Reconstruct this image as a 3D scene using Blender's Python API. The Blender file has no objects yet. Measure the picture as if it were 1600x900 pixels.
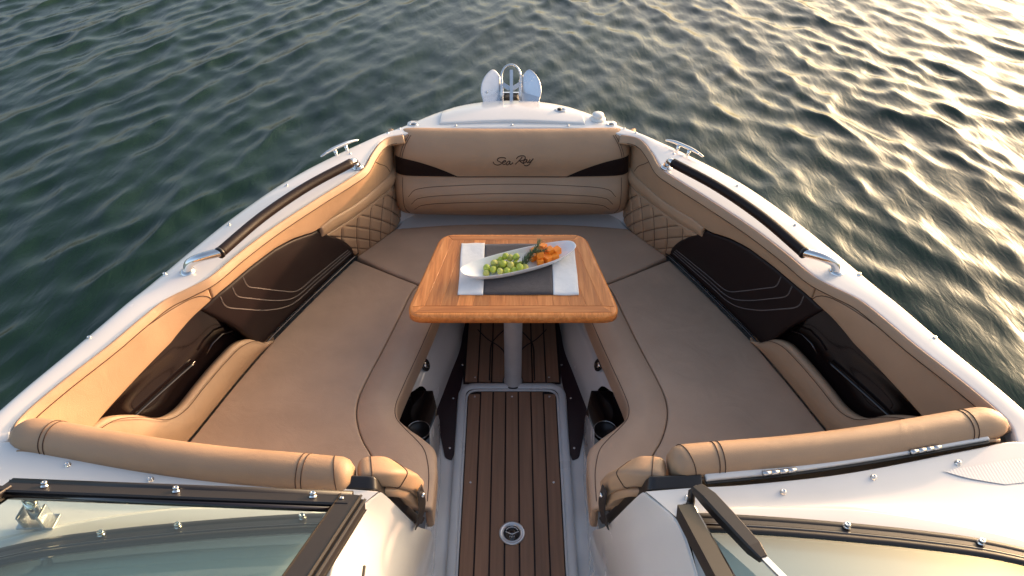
import bpy, bmesh, math, random
import numpy as np
from mathutils import Vector, Matrix

random.seed(7); np.random.seed(7)
scene = bpy.context.scene
COL = scene.collection
R = math.radians

# ------------------------------------------------------------------ camera
cam = bpy.data.cameras.new('camera'); cam.lens = 24.75; cam.sensor_width = 36
cam.clip_start = 0.02; cam.clip_end = 20000
camo = bpy.data.objects.new('camera', cam); COL.objects.link(camo)
camo.location = (0, 0, 2.3); camo.rotation_euler = (R(50), 0, 0)
scene.camera = camo

# ------------------------------------------------------------------ sky and sun
SUN_AZ, SUN_EL = R(56), R(8.5)
world = bpy.data.worlds.new('World'); scene.world = world; world.use_nodes = True
wn = world.node_tree.nodes; wn.clear()
wo = wn.new('ShaderNodeOutputWorld'); bg = wn.new('ShaderNodeBackground'); sk = wn.new('ShaderNodeTexSky')
sk.sky_type = 'NISHITA'; sk.sun_disc = False; sk.sun_elevation = SUN_EL; sk.sun_rotation = SUN_AZ
sk.air_density = 0.68; sk.dust_density = 6.0; sk.ozone_density = 0.2
bg.inputs[1].default_value = 0.15
world.node_tree.links.new(sk.outputs[0], bg.inputs[0]); world.node_tree.links.new(bg.outputs[0], wo.inputs[0])
sl = bpy.data.lights.new('sun', 'SUN'); sl.energy = 2.0; sl.angle = R(1.5); sl.color = (0.78, 0.45, 0.27)
so = bpy.data.objects.new('sun', sl); COL.objects.link(so)
tosun = Vector((math.sin(SUN_AZ) * math.cos(SUN_EL), math.cos(SUN_AZ) * math.cos(SUN_EL), math.sin(SUN_EL)))
so.rotation_euler = tosun.to_track_quat('Z', 'Y').to_euler(); so.location = tosun * 30
vs = scene.view_settings
vs.view_transform = 'Standard'; vs.look = 'None'; vs.gamma = 1; vs.use_curve_mapping = False
vs.exposure = 1.92

# ------------------------------------------------------------------ materials
M = {}
def mat(name, base, rough=0.5, metal=0.0, coat=0.0, coat_r=0.05, ior=1.5, var=0.0, var_scale=3.0, bump=0.0, bump_scale=200.0,
        bump_kind='noise', wrinkle=0.0, wrinkle_scale=14.0, stretch=None, sss=0.0, sheen=0.0, spec=0.5, rand=0.0, rough_var=0.0):
    m = bpy.data.materials.new(name); m.use_nodes = True
    nt = m.node_tree; N = nt.nodes; L = nt.links
    b = N['Principled BSDF']
    b.inputs['Roughness'].default_value = rough; b.inputs['Metallic'].default_value = metal
    b.inputs['Coat Weight'].default_value = coat; b.inputs['Coat Roughness'].default_value = coat_r
    b.inputs['IOR'].default_value = ior; b.inputs['Sheen Weight'].default_value = sheen
    b.inputs['Specular IOR Level'].default_value = spec
    b.inputs['Base Color'].default_value = (*base, 1)
    tc = N.new('ShaderNodeTexCoord')
    if sss:
        b.inputs['Subsurface Weight'].default_value = sss; b.inputs['Subsurface Radius'].default_value = (.6, .8, .3)
        b.inputs['Subsurface Scale'].default_value = 0.008
    if var or rand:
        nz = N.new('ShaderNodeTexNoise'); nz.inputs['Scale'].default_value = var_scale; nz.inputs['Detail'].default_value = 5
        L.new(tc.outputs['Object'], nz.inputs['Vector'])
        mr = N.new('ShaderNodeMapRange'); mr.inputs[1].default_value = .3; mr.inputs[2].default_value = .7
        mr.inputs[3].default_value = 1 - var; mr.inputs[4].default_value = 1 + var
        L.new(nz.outputs[0], mr.inputs[0])
        src = mr.outputs[0]
        if rand:
            oi = N.new('ShaderNodeObjectInfo'); mr2 = N.new('ShaderNodeMapRange')
            mr2.inputs[3].default_value = 1 - rand; mr2.inputs[4].default_value = 1 + rand
            L.new(oi.outputs['Random'], mr2.inputs[0])
            mu = N.new('ShaderNodeMath'); mu.operation = 'MULTIPLY'
            L.new(src, mu.inputs[0]); L.new(mr2.outputs[0], mu.inputs[1]); src = mu.outputs[0]
        mx = N.new('ShaderNodeVectorMath'); mx.operation = 'SCALE'; mx.inputs[0].default_value = base
        L.new(src, mx.inputs['Scale']); L.new(mx.outputs[0], b.inputs['Base Color'])
    if rough_var:
        nr = N.new('ShaderNodeTexNoise'); nr.inputs['Scale'].default_value = 9; nr.inputs['Detail'].default_value = 6
        L.new(tc.outputs['Object'], nr.inputs['Vector'])
        m3 = N.new('ShaderNodeMapRange'); m3.inputs[1].default_value = .3; m3.inputs[2].default_value = .7
        m3.inputs[3].default_value = rough - rough_var; m3.inputs[4].default_value = rough + rough_var
        L.new(nr.outputs[0], m3.inputs[0]); L.new(m3.outputs[0], b.inputs['Roughness'])
    if bump:
        if bump_kind == 'noise':
            t = N.new('ShaderNodeTexNoise'); t.inputs['Scale'].default_value = bump_scale; t.inputs['Detail'].default_value = 4; out = t.outputs[0]
        elif bump_kind == 'grain':
            t = N.new('ShaderNodeTexVoronoi'); t.inputs['Scale'].default_value = bump_scale; out = t.outputs['Distance']
        L.new(tc.outputs['Object'], t.inputs['Vector'])
        if stretch:
            mp = N.new('ShaderNodeMapping'); mp.inputs['Scale'].default_value = stretch
            L.new(tc.outputs['Object'], mp.inputs[0]); L.new(mp.outputs[0], t.inputs['Vector'])
            if var: L.new(mp.outputs[0], nz.inputs['Vector'])
        bp = N.new('ShaderNodeBump'); bp.inputs['Strength'].default_value = bump; bp.inputs['Distance'].default_value = 0.001
        L.new(out, bp.inputs['Height']); L.new(bp.outputs[0], b.inputs['Normal'])
        if wrinkle:
            w1 = N.new('ShaderNodeTexNoise'); w1.inputs['Scale'].default_value = wrinkle_scale; w1.inputs['Detail'].default_value = 3; w1.inputs['Distortion'].default_value = 1.2
            L.new(tc.outputs['Object'], w1.inputs['Vector'])
            b2 = N.new('ShaderNodeBump'); b2.inputs['Strength'].default_value = wrinkle; b2.inputs['Distance'].default_value = .012
            L.new(w1.outputs[0], b2.inputs['Height']); L.new(b2.outputs[0], bp.inputs['Normal'])
    M[name] = m
    return m

mat('gelcoat', (.66, .65, .64), .20, coat=.6, var=.035, var_scale=5, rough_var=.08)
mat('gelcoat_grey', (.55, .55, .56), .35, var=.04, rough_var=.08)
mat('vinyl', (.37, .235, .142), .52, var=.07, var_scale=9, wrinkle=.16, wrinkle_scale=11, bump=.35, bump_scale=600, bump_kind='grain', rough_var=.06)
mat('seat_vinyl', (.45, .305, .21), .52, var=.08, var_scale=7, wrinkle=.22, wrinkle_scale=9, bump=.35, bump_scale=600, bump_kind='grain', rough_var=.06)
mat('dark_vinyl', (.012, .006, .006), .48, spec=.22, bump=.25, bump_scale=600, bump_kind='grain', rough_var=.05)
mat('black_gloss', (.010, .006, .006), .12, coat=.6, rough_var=.03)
mat('black_plastic', (.018, .015, .015), .38, bump=.1, bump_scale=900)
mat('frame_paint', (.017, .013, .012), .42, bump=.08, bump_scale=1200, rough_var=.05)
mat('thread_dark', (.05, .022, .012), .8)
mat('thread_light', (.20, .17, .16), .8)
mat('thread_tan', (.30, .17, .09), .8)
mat('steel', (.72, .71, .70), .12, metal=1, rough_var=.05)
mat('pedestal_metal', (.52, .51, .52), .48, metal=.55, var=.05, var_scale=20)
mat('steel_satin', (.60, .60, .61), .32, metal=1, rough_var=.08)
mat('anchor_metal', (.66, .67, .70), .30, metal=.75, var=.06, var_scale=20, rough_var=.08)
mat('deck_tread', (.25, .135, .083), .68, var=.13, var_scale=30, bump=.5, bump_scale=60, stretch=(3.0, .12, 3.0), rand=.10)
mat('tread_gap', (.012, .005, .006), .6)
mat('kick_plastic', (.022, .010, .014), .42, rough_var=.06)
mat('cloth_white', (.80, .79, .77), .9, sheen=.2, var=.04, var_scale=40, wrinkle=.16, wrinkle_scale=22, bump=.9, bump_scale=420)
mat('cloth_charcoal', (.062, .052, .055), .9, sheen=.25, var=.10, var_scale=60, wrinkle=.12, wrinkle_scale=22, bump=.9, bump_scale=420)
mat('ceramic', (.80, .80, .79), .12, coat=.3)
mat('grape', (.46, .52, .07), .28, sss=.35, var=.12, var_scale=60, rand=.12, bump=.05, bump_scale=300)
mat('grape_stem', (.20, .24, .07), .6)
mat('grape_pale', (.56, .53, .13), .3, sss=.35, var=.12, var_scale=60, rand=.12)
mat('cheese', (.86, .27, .025), .42, sss=.2, var=.06, var_scale=60, rand=.06, bump=.15, bump_scale=250)
mat('rosemary', (.085, .13, .055), .5, var=.35, var_scale=90, rand=.15)
mat('rosemary_stem', (.13, .08, .04), .7)
mat('dash', (.62, .62, .56), .35, var=.05, bump=.1, bump_scale=300)
mat('rubber', (.02, .02, .02), .6)
mat('lamp_plastic', (.72, .72, .70), .25)

def wood_mat():
    m = bpy.data.materials.new('teak'); m.use_nodes = True; nt = m.node_tree; N = nt.nodes; L = nt.links
    b = N['Principled BSDF']; b.inputs['Roughness'].default_value = .36; b.inputs['Specular IOR Level'].default_value = .35
    b.inputs['Coat Weight'].default_value = .15; b.inputs['Coat Roughness'].default_value = .2
    tc = N.new('ShaderNodeTexCoord'); oi = N.new('ShaderNodeObjectInfo')
    ad = N.new('ShaderNodeVectorMath'); ad.operation = 'ADD'
    sc = N.new('ShaderNodeVectorMath'); sc.operation = 'SCALE'; sc.inputs[0].default_value = (7, 3, 5)
    L.new(oi.outputs['Random'], sc.inputs['Scale']); L.new(tc.outputs['Object'], ad.inputs[0]); L.new(sc.outputs[0], ad.inputs[1])
    mp = N.new('ShaderNodeMapping'); mp.inputs['Scale'].default_value = (70, 5, 70)
    L.new(ad.outputs[0], mp.inputs[0])
    n1 = N.new('ShaderNodeTexNoise'); n1.inputs['Scale'].default_value = 1.0; n1.inputs['Detail'].default_value = 7; n1.inputs['Roughness'].default_value = .65
    n1.inputs['Distortion'].default_value = .6
    L.new(mp.outputs[0], n1.inputs[0])
    cr = N.new('ShaderNodeValToRGB')
    cr.color_ramp.elements[0].position = .3; cr.color_ramp.elements[0].color = (.46, .145, .034, 1)
    cr.color_ramp.elements[1].position = .72; cr.color_ramp.elements[1].color = (.80, .33, .10, 1)
    e = cr.color_ramp.elements.new(.5); e.color = (.64, .225, .055, 1)
    L.new(n1.outputs[0], cr.inputs[0])
    mr = N.new('ShaderNodeMapRange'); mr.inputs[3].default_value = .72; mr.inputs[4].default_value = 1.2
    L.new(oi.outputs['Random'], mr.inputs[0])
    mx = N.new('ShaderNodeVectorMath'); mx.operation = 'SCALE'
    L.new(cr.outputs[0], mx.inputs[0]); L.new(mr.outputs[0], mx.inputs['Scale']); L.new(mx.outputs[0], b.inputs['Base Color'])
    bp = N.new('ShaderNodeBump'); bp.inputs['Strength'].default_value = .12; bp.inputs['Distance'].default_value = .001
    L.new(n1.outputs[0], bp.inputs['Height']); L.new(bp.outputs[0], b.inputs['Normal'])
    M['teak'] = m
    m2 = m.copy(); m2.name = 'teak_cross'; M['teak_cross'] = m2
    for n in m2.node_tree.nodes:
        if n.type == 'MAPPING': n.inputs['Scale'].default_value = (5, 70, 70)
wood_mat()

def glass_mat():
    m = bpy.data.materials.new('tinted_glass'); m.use_nodes = True; nt = m.node_tree; N = nt.nodes; L = nt.links
    N.remove(N['Principled BSDF']); out = N['Material Output']
    tr = N.new('ShaderNodeBsdfTransparent'); tr.inputs[0].default_value = (.74, .87, .82, 1)
    gl = N.new('ShaderNodeBsdfGlossy'); gl.inputs['Roughness'].default_value = .02; gl.inputs[0].default_value = (1, 1, 1, 1)
    fr = N.new('ShaderNodeFresnel'); fr.inputs[0].default_value = 1.5
    mx = N.new('ShaderNodeMixShader')
    L.new(fr.outputs[0], mx.inputs[0]); L.new(tr.outputs[0], mx.inputs[1]); L.new(gl.outputs[0], mx.inputs[2]); L.new(mx.outputs[0], out.inputs[0])
    M['tinted_glass'] = m
glass_mat()

def water_mat():
    m = bpy.data.materials.new('lake_water'); m.use_nodes = True; nt = m.node_tree; N = nt.nodes; L = nt.links
    b = N['Principled BSDF']
    b.inputs['Roughness'].default_value = .14; b.inputs['IOR'].default_value = 1.333
    tc = N.new('ShaderNodeTexCoord')
    n0 = N.new('ShaderNodeTexNoise'); n0.inputs['Scale'].default_value = .9; n0.inputs['Detail'].default_value = 4
    L.new(tc.outputs['Object'], n0.inputs[0])
    cr = N.new('ShaderNodeValToRGB')
    cr.color_ramp.elements[0].position = .35; cr.color_ramp.elements[0].color = (.003, .015, .011, 1)
    cr.color_ramp.elements[1].position = .7; cr.color_ramp.elements[1].color = (.010, .028, .019, 1)
    L.new(n0.outputs[0], cr.inputs[0]); L.new(cr.outputs[0], b.inputs['Base Color'])
    mp = N.new('ShaderNodeMapping'); mp.inputs['Rotation'].default_value = (0, 0, R(-20)); mp.inputs['Scale'].default_value = (2.2, .7, 1)
    L.new(tc.outputs['Object'], mp.inputs[0])
    n1 = N.new('ShaderNodeTexNoise'); n1.inputs['Scale'].default_value = 10; n1.inputs['Detail'].default_value = 5; n1.inputs['Distortion'].default_value = .5
    L.new(mp.outputs[0], n1.inputs[0])
    bp = N.new('ShaderNodeBump'); bp.inputs['Strength'].default_value = .22; bp.inputs['Distance'].default_value = .02
    L.new(n1.outputs[0], bp.inputs['Height']); L.new(bp.outputs[0], b.inputs['Normal'])
    M['lake_water'] = m
water_mat()

# ------------------------------------------------------------------ helpers
WORLD = {}
def link(o, parent=None):
    COL.objects.link(o)
    if parent is not None:
        o.parent = parent
        if parent in WORLD: o.matrix_parent_inverse = Matrix.Translation(-WORLD[parent])
    return o
def thing(name, label, cat, loc=(0, 0, 0), group=None):
    o = bpy.data.objects.new(name, None); COL.objects.link(o); o.location = loc; o.empty_display_size = .1
    WORLD[o] = Vector(loc); o['label'] = label; o['category'] = cat
    if group: o['group'] = group
    return o
def tag(o, label, cat, group=None):
    o['label'] = label; o['category'] = cat
    if group: o['group'] = group
    return o
def mesh_from(name, verts, faces, m, smooth=True):
    me = bpy.data.meshes.new(name)
    me.from_pydata([tuple(map(float, v)) for v in verts], [], [tuple(map(int, f)) for f in faces])
    bm = bmesh.new(); bm.from_mesh(me); bmesh.ops.recalc_face_normals(bm, faces=bm.faces); bm.to_mesh(me); bm.free()
    if smooth: me.polygons.foreach_set('use_smooth', [True] * len(me.polygons))
    me.materials.append(M[m]); me.update()
    return me
def obj(name, me, parent=None, loc=None, rot=None):
    o = bpy.data.objects.new(name, me)
    if loc is not None: o.location = loc
    if rot is not None: o.rotation_euler = rot
    return link(o, parent)
def bm_obj(name, bm, m, parent=None, smooth=True):
    me = bpy.data.meshes.new(name); bmesh.ops.recalc_face_normals(bm, faces=bm.faces); bm.to_mesh(me); bm.free()
    if smooth: me.polygons.foreach_set('use_smooth', [True] * len(me.polygons))
    me.materials.append(M[m])
    return obj(name, me, parent)

def curve(pts, smooth=True):
    P = np.array(pts, float); n = len(P)
    d = np.r_[0, np.cumsum(np.linalg.norm(np.diff(P, axis=0), axis=1))]; d = d / d[-1]
    if not smooth or n < 3:
        return lambda u: np.stack([np.interp(u, d, P[:, k]) for k in range(P.shape[1])], -1)
    T = np.zeros_like(P)
    for i in range(n):
        a, b = max(i - 1, 0), min(i + 1, n - 1)
        T[i] = (P[b] - P[a]) / (d[b] - d[a])
    def f(u):
        u = np.asarray(u, float); i = np.clip(np.searchsorted(d, u, 'right') - 1, 0, n - 2)
        h = d[i + 1] - d[i]; t = (u - d[i]) / h
        t = t[..., None]; h = h[..., None]
        return ((2*t**3 - 3*t**2 + 1) * P[i] + (t**3 - 2*t**2 + t) * h * T[i] + (-2*t**3 + 3*t**2) * P[i+1] + (t**3 - t**2) * h * T[i+1])
    return f
def mir(pts, s):
    return [(p[0] * s, *p[1:]) for p in pts]
def zed(pts, z): return [(p[0], p[1], z) for p in pts]

def grid_faces(nu, nv, off=0):
    return [(off + i*nv + j, off + (i+1)*nv + j, off + (i+1)*nv + j + 1, off + i*nv + j + 1) for i in range(nu - 1) for j in range(nv - 1)]
def loft(name, rails, m, parent, nu=60, sub=4, smooth_u=True, smooth_v=True):
    us = np.linspace(0, 1, nu); C = np.stack([curve(r, smooth_u)(us) for r in rails], 1)
    nv = (len(rails) - 1) * sub + 1
    k = np.linspace(0, 1, len(rails)); vv = np.linspace(0, 1, nv)
    G = np.zeros((nu, nv, 3))
    for i in range(nu):
        if smooth_v and len(rails) > 2:
            P = C[i]; n = len(P); T = np.array([(P[min(a+1, n-1)] - P[max(a-1, 0)]) / (2 if 0 < a < n-1 else 1) for a in range(n)])
            x = vv * (n - 1); a = np.clip(x.astype(int), 0, n - 2); t = (x - a)[:, None]
            G[i] = (2*t**3-3*t**2+1)*P[a] + (t**3-2*t**2+t)*T[a] + (-2*t**3+3*t**2)*P[a+1] + (t**3-t**2)*T[a+1]
        else:
            for q in range(3): G[i, :, q] = np.interp(vv, k, C[i, :, q])
    return obj(name, mesh_from(name, G.reshape(-1, 3), grid_faces(nu, nv), m), parent)

def edge_params(n, e):
    e = min(e, .45)
    a = e * np.array([0, .04, .13, .28, .5, .75, 1.0])
    return np.unique(np.r_[a, np.linspace(e, 1 - e, n), 1 - a[::-1]])
def pucker(U, V, cu, cv):
    """sit-worn vinyl: shallow hollows and little gathers along the seams"""
    ev = np.minimum(cv, cv[:, -1:] - cv)
    g = np.sin(cu*170 + 2.2*np.sin(cu*31)) * (.6 + .4*np.sin(cu*23 + 1))
    return .0007*g*np.exp(-ev/.016) - .0030*np.exp(-((U-.42)/.20)**2 - ((V-.55)/.28)**2) - .0016*np.exp(-((U-.78)/.10)**2 - ((V-.4)/.25)**2) + .0007*np.sin(cu*9 + 3*V)*np.sin(V*7 + U*4)
class Pad:
    """an upholstered pad: surface through the rails, rounded rim, slight crown, real thickness"""
    def __init__(s, name, rails, m, parent, hint=(0, 0, 1), nu=40, nv=14, r=.015, crown=.004, thick=.05, relief=None, su=True, sv=True):
        cs = [curve(x, su) for x in rails]
        L_u = np.mean([np.linalg.norm(np.diff(c(np.linspace(0, 1, 50)), axis=0), axis=1).sum() for c in cs])
        mid = [np.mean(c(np.array([.5])), 0) for c in cs]
        L_v = np.linalg.norm(np.diff(np.array(mid), axis=0), axis=1).sum()
        us = edge_params(nu, r / L_u); vs_ = edge_params(nv, r / L_v)
        A = np.stack([c(us) for c in cs], 1)
        G = np.zeros((len(us), len(vs_), 3))
        for i in range(len(us)):
            G[i] = curve(A[i], sv)(vs_)
        nu, nv = G.shape[:2]
        du = np.gradient(G, axis=0); dv = np.gradient(G, axis=1)
        N = np.cross(du, dv); N /= (np.linalg.norm(N, axis=2, keepdims=True) + 1e-12)
        if (N * np.array(hint)).sum() < 0: N = -N
        lu = np.linalg.norm(np.diff(G, axis=0), axis=2); lv = np.linalg.norm(np.diff(G, axis=1), axis=2)
        cu = np.vstack([np.zeros(nv), np.cumsum(lu, 0)]); cv = np.hstack([np.zeros((nu, 1)), np.cumsum(lv, 1)])
        eu = np.minimum(cu, cu[-1] - cu); ev = np.minimum(cv, cv[:, -1:] - cv)
        pr = lambda d: np.sqrt(np.clip(1 - (1 - np.clip(d / r, 0, 1))**2, 0, 1))
        h = r * (pr(eu) * pr(ev)) - r
        U, V = np.meshgrid(us, vs_, indexing='ij')
        h = h + crown * np.sqrt(np.clip(np.sin(np.pi * U) * np.sin(np.pi * V), 0, 1))
        if relief is not None: h = h + relief(U, V, cu, cv)
        F = G + N * h[..., None]
        Bk = G - N * thick
        s.us, s.vs, s.F, s.N = us, vs_, F, N
        n = nu * nv
        verts = np.vstack([F.reshape(-1, 3), Bk.reshape(-1, 3)])
        faces = grid_faces(nu, nv) + [f[::-1] for f in grid_faces(nu, nv, n)]
        ring = [i*nv for i in range(nu)] + [(nu-1)*nv + j for j in range(1, nv)] + [i*nv + nv-1 for i in range(nu-2, -1, -1)] + [j for j in range(nv-2, 0, -1)]
        for a, b in zip(ring, ring[1:] + ring[:1]): faces.append((a, b, b + n, a + n))
        s.o = obj(name, mesh_from(name, verts, faces, m), parent)
    def at(s, u, v, off=0.0):
        i = int(np.clip(np.searchsorted(s.us, u, 'right') - 1, 0, len(s.us) - 2)); j = int(np.clip(np.searchsorted(s.vs, v, 'right') - 1, 0, len(s.vs) - 2))
        a = (u - s.us[i]) / (s.us[i+1] - s.us[i]); b = (v - s.vs[j]) / (s.vs[j+1] - s.vs[j])
        w = lambda X: X[i, j]*(1-a)*(1-b) + X[i+1, j]*a*(1-b) + X[i, j+1]*(1-a)*b + X[i+1, j+1]*a*b
        return w(s.F) + w(s.N) * off
    def line(s, uv, off=.0004, n=40):
        c = curve([(a, b, 0) for a, b in uv])(np.linspace(0, 1, n))
        return [s.at(p[0], p[1], off) for p in c]

def tube_geo(path, r, n=8, caps=True, flat=1.0, up=None):
    P = np.array(path, float); k = len(P); r = np.ones(k) * r if np.isscalar(r) else np.array(r)
    T = np.gradient(P, axis=0); T /= np.linalg.norm(T, axis=1, keepdims=True) + 1e-12
    ref = np.array(up if up is not None else (0, 0, 1.0)); 
    if abs(T[0] @ ref) > .95: ref = np.array((0, 1.0, 0))
    a = ref - T[0] * (ref @ T[0]); a /= np.linalg.norm(a)
    V = []
    for i in range(k):
        a = a - T[i] * (a @ T[i]); a /= np.linalg.norm(a); b = np.cross(T[i], a)
        for q in range(n):
            w = 2 * math.pi * q / n
            V.append(P[i] + r[i] * (math.cos(w) * a * flat + math.sin(w) * b))
    F = [(i*n + q, i*n + (q+1) % n, (i+1)*n + (q+1) % n, (i+1)*n + q) for i in range(k-1) for q in range(n)]
    if caps: F += [tuple(range(n))[::-1], tuple((k-1)*n + q for q in range(n))]
    return V, F
def box_tube(path, rad, rz, n=28, pw=.45):
    P = np.array(path); k = len(P); T = np.gradient(P, axis=0); T /= np.linalg.norm(T, axis=1, keepdims=True); V = []
    up = np.array((0, .25, 1.0))
    for i in range(k):
        a = up - T[i]*(up @ T[i]); a /= np.linalg.norm(a); b = np.cross(T[i], a)
        for q in range(n):
            w = 2*math.pi*q/n; c, s_ = math.cos(w), math.sin(w)
            V.append(P[i] + a*np.sign(c)*abs(c)**pw*rad[i]*rz/max(rad) + b*np.sign(s_)*abs(s_)**pw*rad[i])
    F = [(i*n + q, i*n + (q+1) % n, (i+1)*n + (q+1) % n, (i+1)*n + q) for i in range(k-1) for q in range(n)]
    return V, F + [tuple(range(n))[::-1], tuple((k-1)*n + q for q in range(n))]
def tube(name, path, r, m, parent, n=8, caps=True, flat=1.0, up=None):
    V, F = tube_geo(path, r, n, caps, flat, up)
    return obj(name, mesh_from(name, V, F, m), parent)
def seam(path, parent, m='thread_dark', r=.0011, name='seam'):
    return tube(name, path, r, m, parent, n=5, caps=False)
def rounded(path, rr, n=6):
    """polyline with its inner corners rounded by radius rr"""
    P = [np.array(p, float) for p in path]; out = [P[0]]
    for i in range(1, len(P) - 1):
        a, b, c = P[i-1], P[i], P[i+1]; d1 = min(rr, np.linalg.norm(a-b)*.49); d2 = min(rr, np.linalg.norm(c-b)*.49)
        s = b + (a-b) / np.linalg.norm(a-b) * d1; e = b + (c-b) / np.linalg.norm(c-b) * d2
        for t in np.linspace(0, 1, n): out.append((1-t)**2 * s + 2*t*(1-t) * b + t*t * e)
    out.append(P[-1]); return out
def round_poly(pts, rr, n=6):
    P = [np.array(p, float) for p in pts]; k = len(P); out = []
    rs = rr if hasattr(rr, '__len__') else [rr] * k
    for i in range(k):
        a, b, c = P[i-1], P[i], P[(i+1) % k]; d = rs[i]
        if d <= 0: out.append(b); continue
        s = b + (a-b)/np.linalg.norm(a-b)*min(d, np.linalg.norm(a-b)*.49); e = b + (c-b)/np.linalg.norm(c-b)*min(d, np.linalg.norm(c-b)*.49)
        for t in np.linspace(0, 1, n): out.append((1-t)**2*s + 2*t*(1-t)*b + t*t*e)
    return out
def prism(name, poly, z0, z1, m, parent, bev=.002, seg=2, smooth=False, mtx=None):
    bm = bmesh.new(); vs_ = [bm.verts.new((p[0], p[1], z0)) for p in poly]; f = bm.faces.new(vs_)
    ex = bmesh.ops.extrude_face_region(bm, geom=[f]); top = [v for v in ex['geom'] if isinstance(v, bmesh.types.BMVert)]
    for v in top: v.co.z = z1
    if bev:
        es = [e for e in bm.edges if all(v in top for v in e.verts)] 
        bmesh.ops.bevel(bm, geom=es, offset=bev, segments=seg, affect='EDGES', profile=.5)
    if mtx is not None: bmesh.ops.transform(bm, matrix=mtx, verts=bm.verts)
    return bm_obj(name, bm, m, parent, smooth)
def box(name, c, s, m, parent, bev=.003, mtx=None, seg=2, smooth=False):
    bm = bmesh.new(); bmesh.ops.create_cube(bm, size=1)
    for v in bm.verts: v.co = Vector((v.co.x*s[0], v.co.y*s[1], v.co.z*s[2]))
    if bev: bmesh.ops.bevel(bm, geom=list(bm.edges), offset=bev, segments=seg, affect='EDGES', profile=.5)
    if mtx is not None: bmesh.ops.transform(bm, matrix=mtx, verts=bm.verts)
    bmesh.ops.translate(bm, vec=c, verts=bm.verts)
    return bm_obj(name, bm, m, parent, smooth)
def lathe_mesh(name, prof, m, n=16):
    V = []; F = []; k = len(prof)
    for r, z in prof:
        for q in range(n): V.append((r*math.cos(2*math.pi*q/n), r*math.sin(2*math.pi*q/n), z))
    for i in range(k-1):
        for q in range(n): F.append((i*n+q, i*n+(q+1) % n, (i+1)*n+(q+1) % n, (i+1)*n+q))
    F.append(tuple(range(n))); F.append(tuple((k-1)*n+q for q in range(n)))
    return mesh_from(name, V, F, m, True)

# ================================================================== WATER
def make_water():
    def axis(lo, hi, step, far):
        core = np.arange(lo, hi + 1e-6, step); g = []; s = step; x = hi
        while x < far:
            s *= 1.22; x += s; g.append(x)
        g2 = []; s = step; x = lo
        while x > -far:
            s *= 1.22; x -= s; g2.append(x)
        return np.r_[g2[::-1], core, g]
    X = axis(-6.6, 6.6, .022, 9000); Y = axis(1.2, 8.6, .022, 9000)
    gx, gy = np.meshgrid(X, Y, indexing='ij')
    hx = np.gradient(X)[:, None] * np.ones_like(gx); hy = np.gradient(Y)[None, :] * np.ones_like(gx); h = np.maximum(hx, hy)
    z = np.zeros_like(gx); dx = np.zeros_like(gx); dy = np.zeros_like(gx)
    rng = np.random.RandomState(3)
    wl = 1/(1 + np.exp((gx - .3) / .9))                       # the two crossing wave trains: one stronger to port, one to starboard
    gust = 1 + .22*np.sin(gx*1.1 + gy*.7 + 1) + .20*np.sin(gx*-.6 + gy*1.5 + 2.2) + .15*np.sin(gx*2.3 - gy*.9)
    for train in range(3):
        for i in range(46):
            lam = float(np.exp(rng.uniform(math.log(.09), math.log(.95))))
            if train == 0: ang = R(152) + rng.normal(0, .22)
            elif train == 1: ang = R(22) + rng.normal(0, .38)
            else: ang = rng.uniform(0, 2*math.pi); lam *= .7
            k = 2*math.pi/lam
            amp = .0043 * lam**.95 * {0: 1.0, 1: 1.0, 2: .42}[train] * (1.2 if .14 < lam < .45 else .75)
            ph = rng.uniform(0, 2*math.pi)
            wgt = {0: .30 + .70*wl, 1: .95 - .60*wl, 2: .8}[train] * np.clip((lam/h - 3)/5, 0, 1)
            arg = k*(gx*math.cos(ang) + gy*math.sin(ang)) + ph
            a = amp * wgt * (gust if lam < .5 else 1.0); z += a*np.cos(arg); q = 1.25
            dx -= q*a*math.cos(ang)*np.sin(arg); dy -= q*a*math.sin(ang)*np.sin(arg)
    V = np.stack([gx + dx, gy + dy, z], -1).reshape(-1, 3)
    nx, ny = gx.shape
    me = bpy.data.meshes.new('water'); i, j = np.meshgrid(np.arange(nx-1), np.arange(ny-1), indexing='ij'); b = (i*ny + j).ravel()
    Fq = np.stack([b, b+ny, b+ny+1, b+1], 1).astype(np.int32)
    me.vertices.add(len(V)); me.vertices.foreach_set('co', V.ravel().astype(np.float32))
    me.loops.add(Fq.size); me.loops.foreach_set('vertex_index', Fq.ravel())
    me.polygons.add(len(Fq)); me.polygons.foreach_set('loop_start', np.arange(0, Fq.size, 4, dtype=np.int32))
    me.update(calc_edges=True); me.polygons.foreach_set('use_smooth', np.ones(len(Fq), bool)); me.materials.append(M['lake_water'])
    o = obj('water', me); o['kind'] = 'structure'; o['label'] = 'dark green rippled lake water around the bow'
make_water()

# ================================================================== BOAT
boat = thing('boat', 'white bowrider motorboat with tan upholstered bow lounge, seen over its windshield', 'boat')

IN = [(0, 2.532), (.25, 2.524), (.436, 2.474), (.493, 2.440), (.524, 2.330), (.540, 2.215), (.572, 2.155), (.665, 2.015), (.770, 1.845), (.840, 1.707), (.888, 1.598),
      (.925, 1.555), (.981, 1.495), (1.019, 1.414), (1.059, 1.315), (1.130, 1.163), (1.164, 1.060), (1.150, 1.005)]
OUT = [(0, 2.796), (.245, 2.737), (.450, 2.540), (.515, 2.482), (.620, 2.382), (.712, 2.280), (.765, 2.212), (.838, 2.100), (.932, 1.910), (1.000, 1.740), (1.037, 1.640),
       (1.062, 1.568), (1.092, 1.490), (1.122, 1.402), (1.153, 1.315), (1.211, 1.160), (1.248, 1.040), (1.262, .980)]
def lerp2(A, B, t): return [(a[0]*(1-t) + b[0]*t, a[1]*(1-t) + b[1]*t) for a, b in zip(A, B)]

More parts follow.
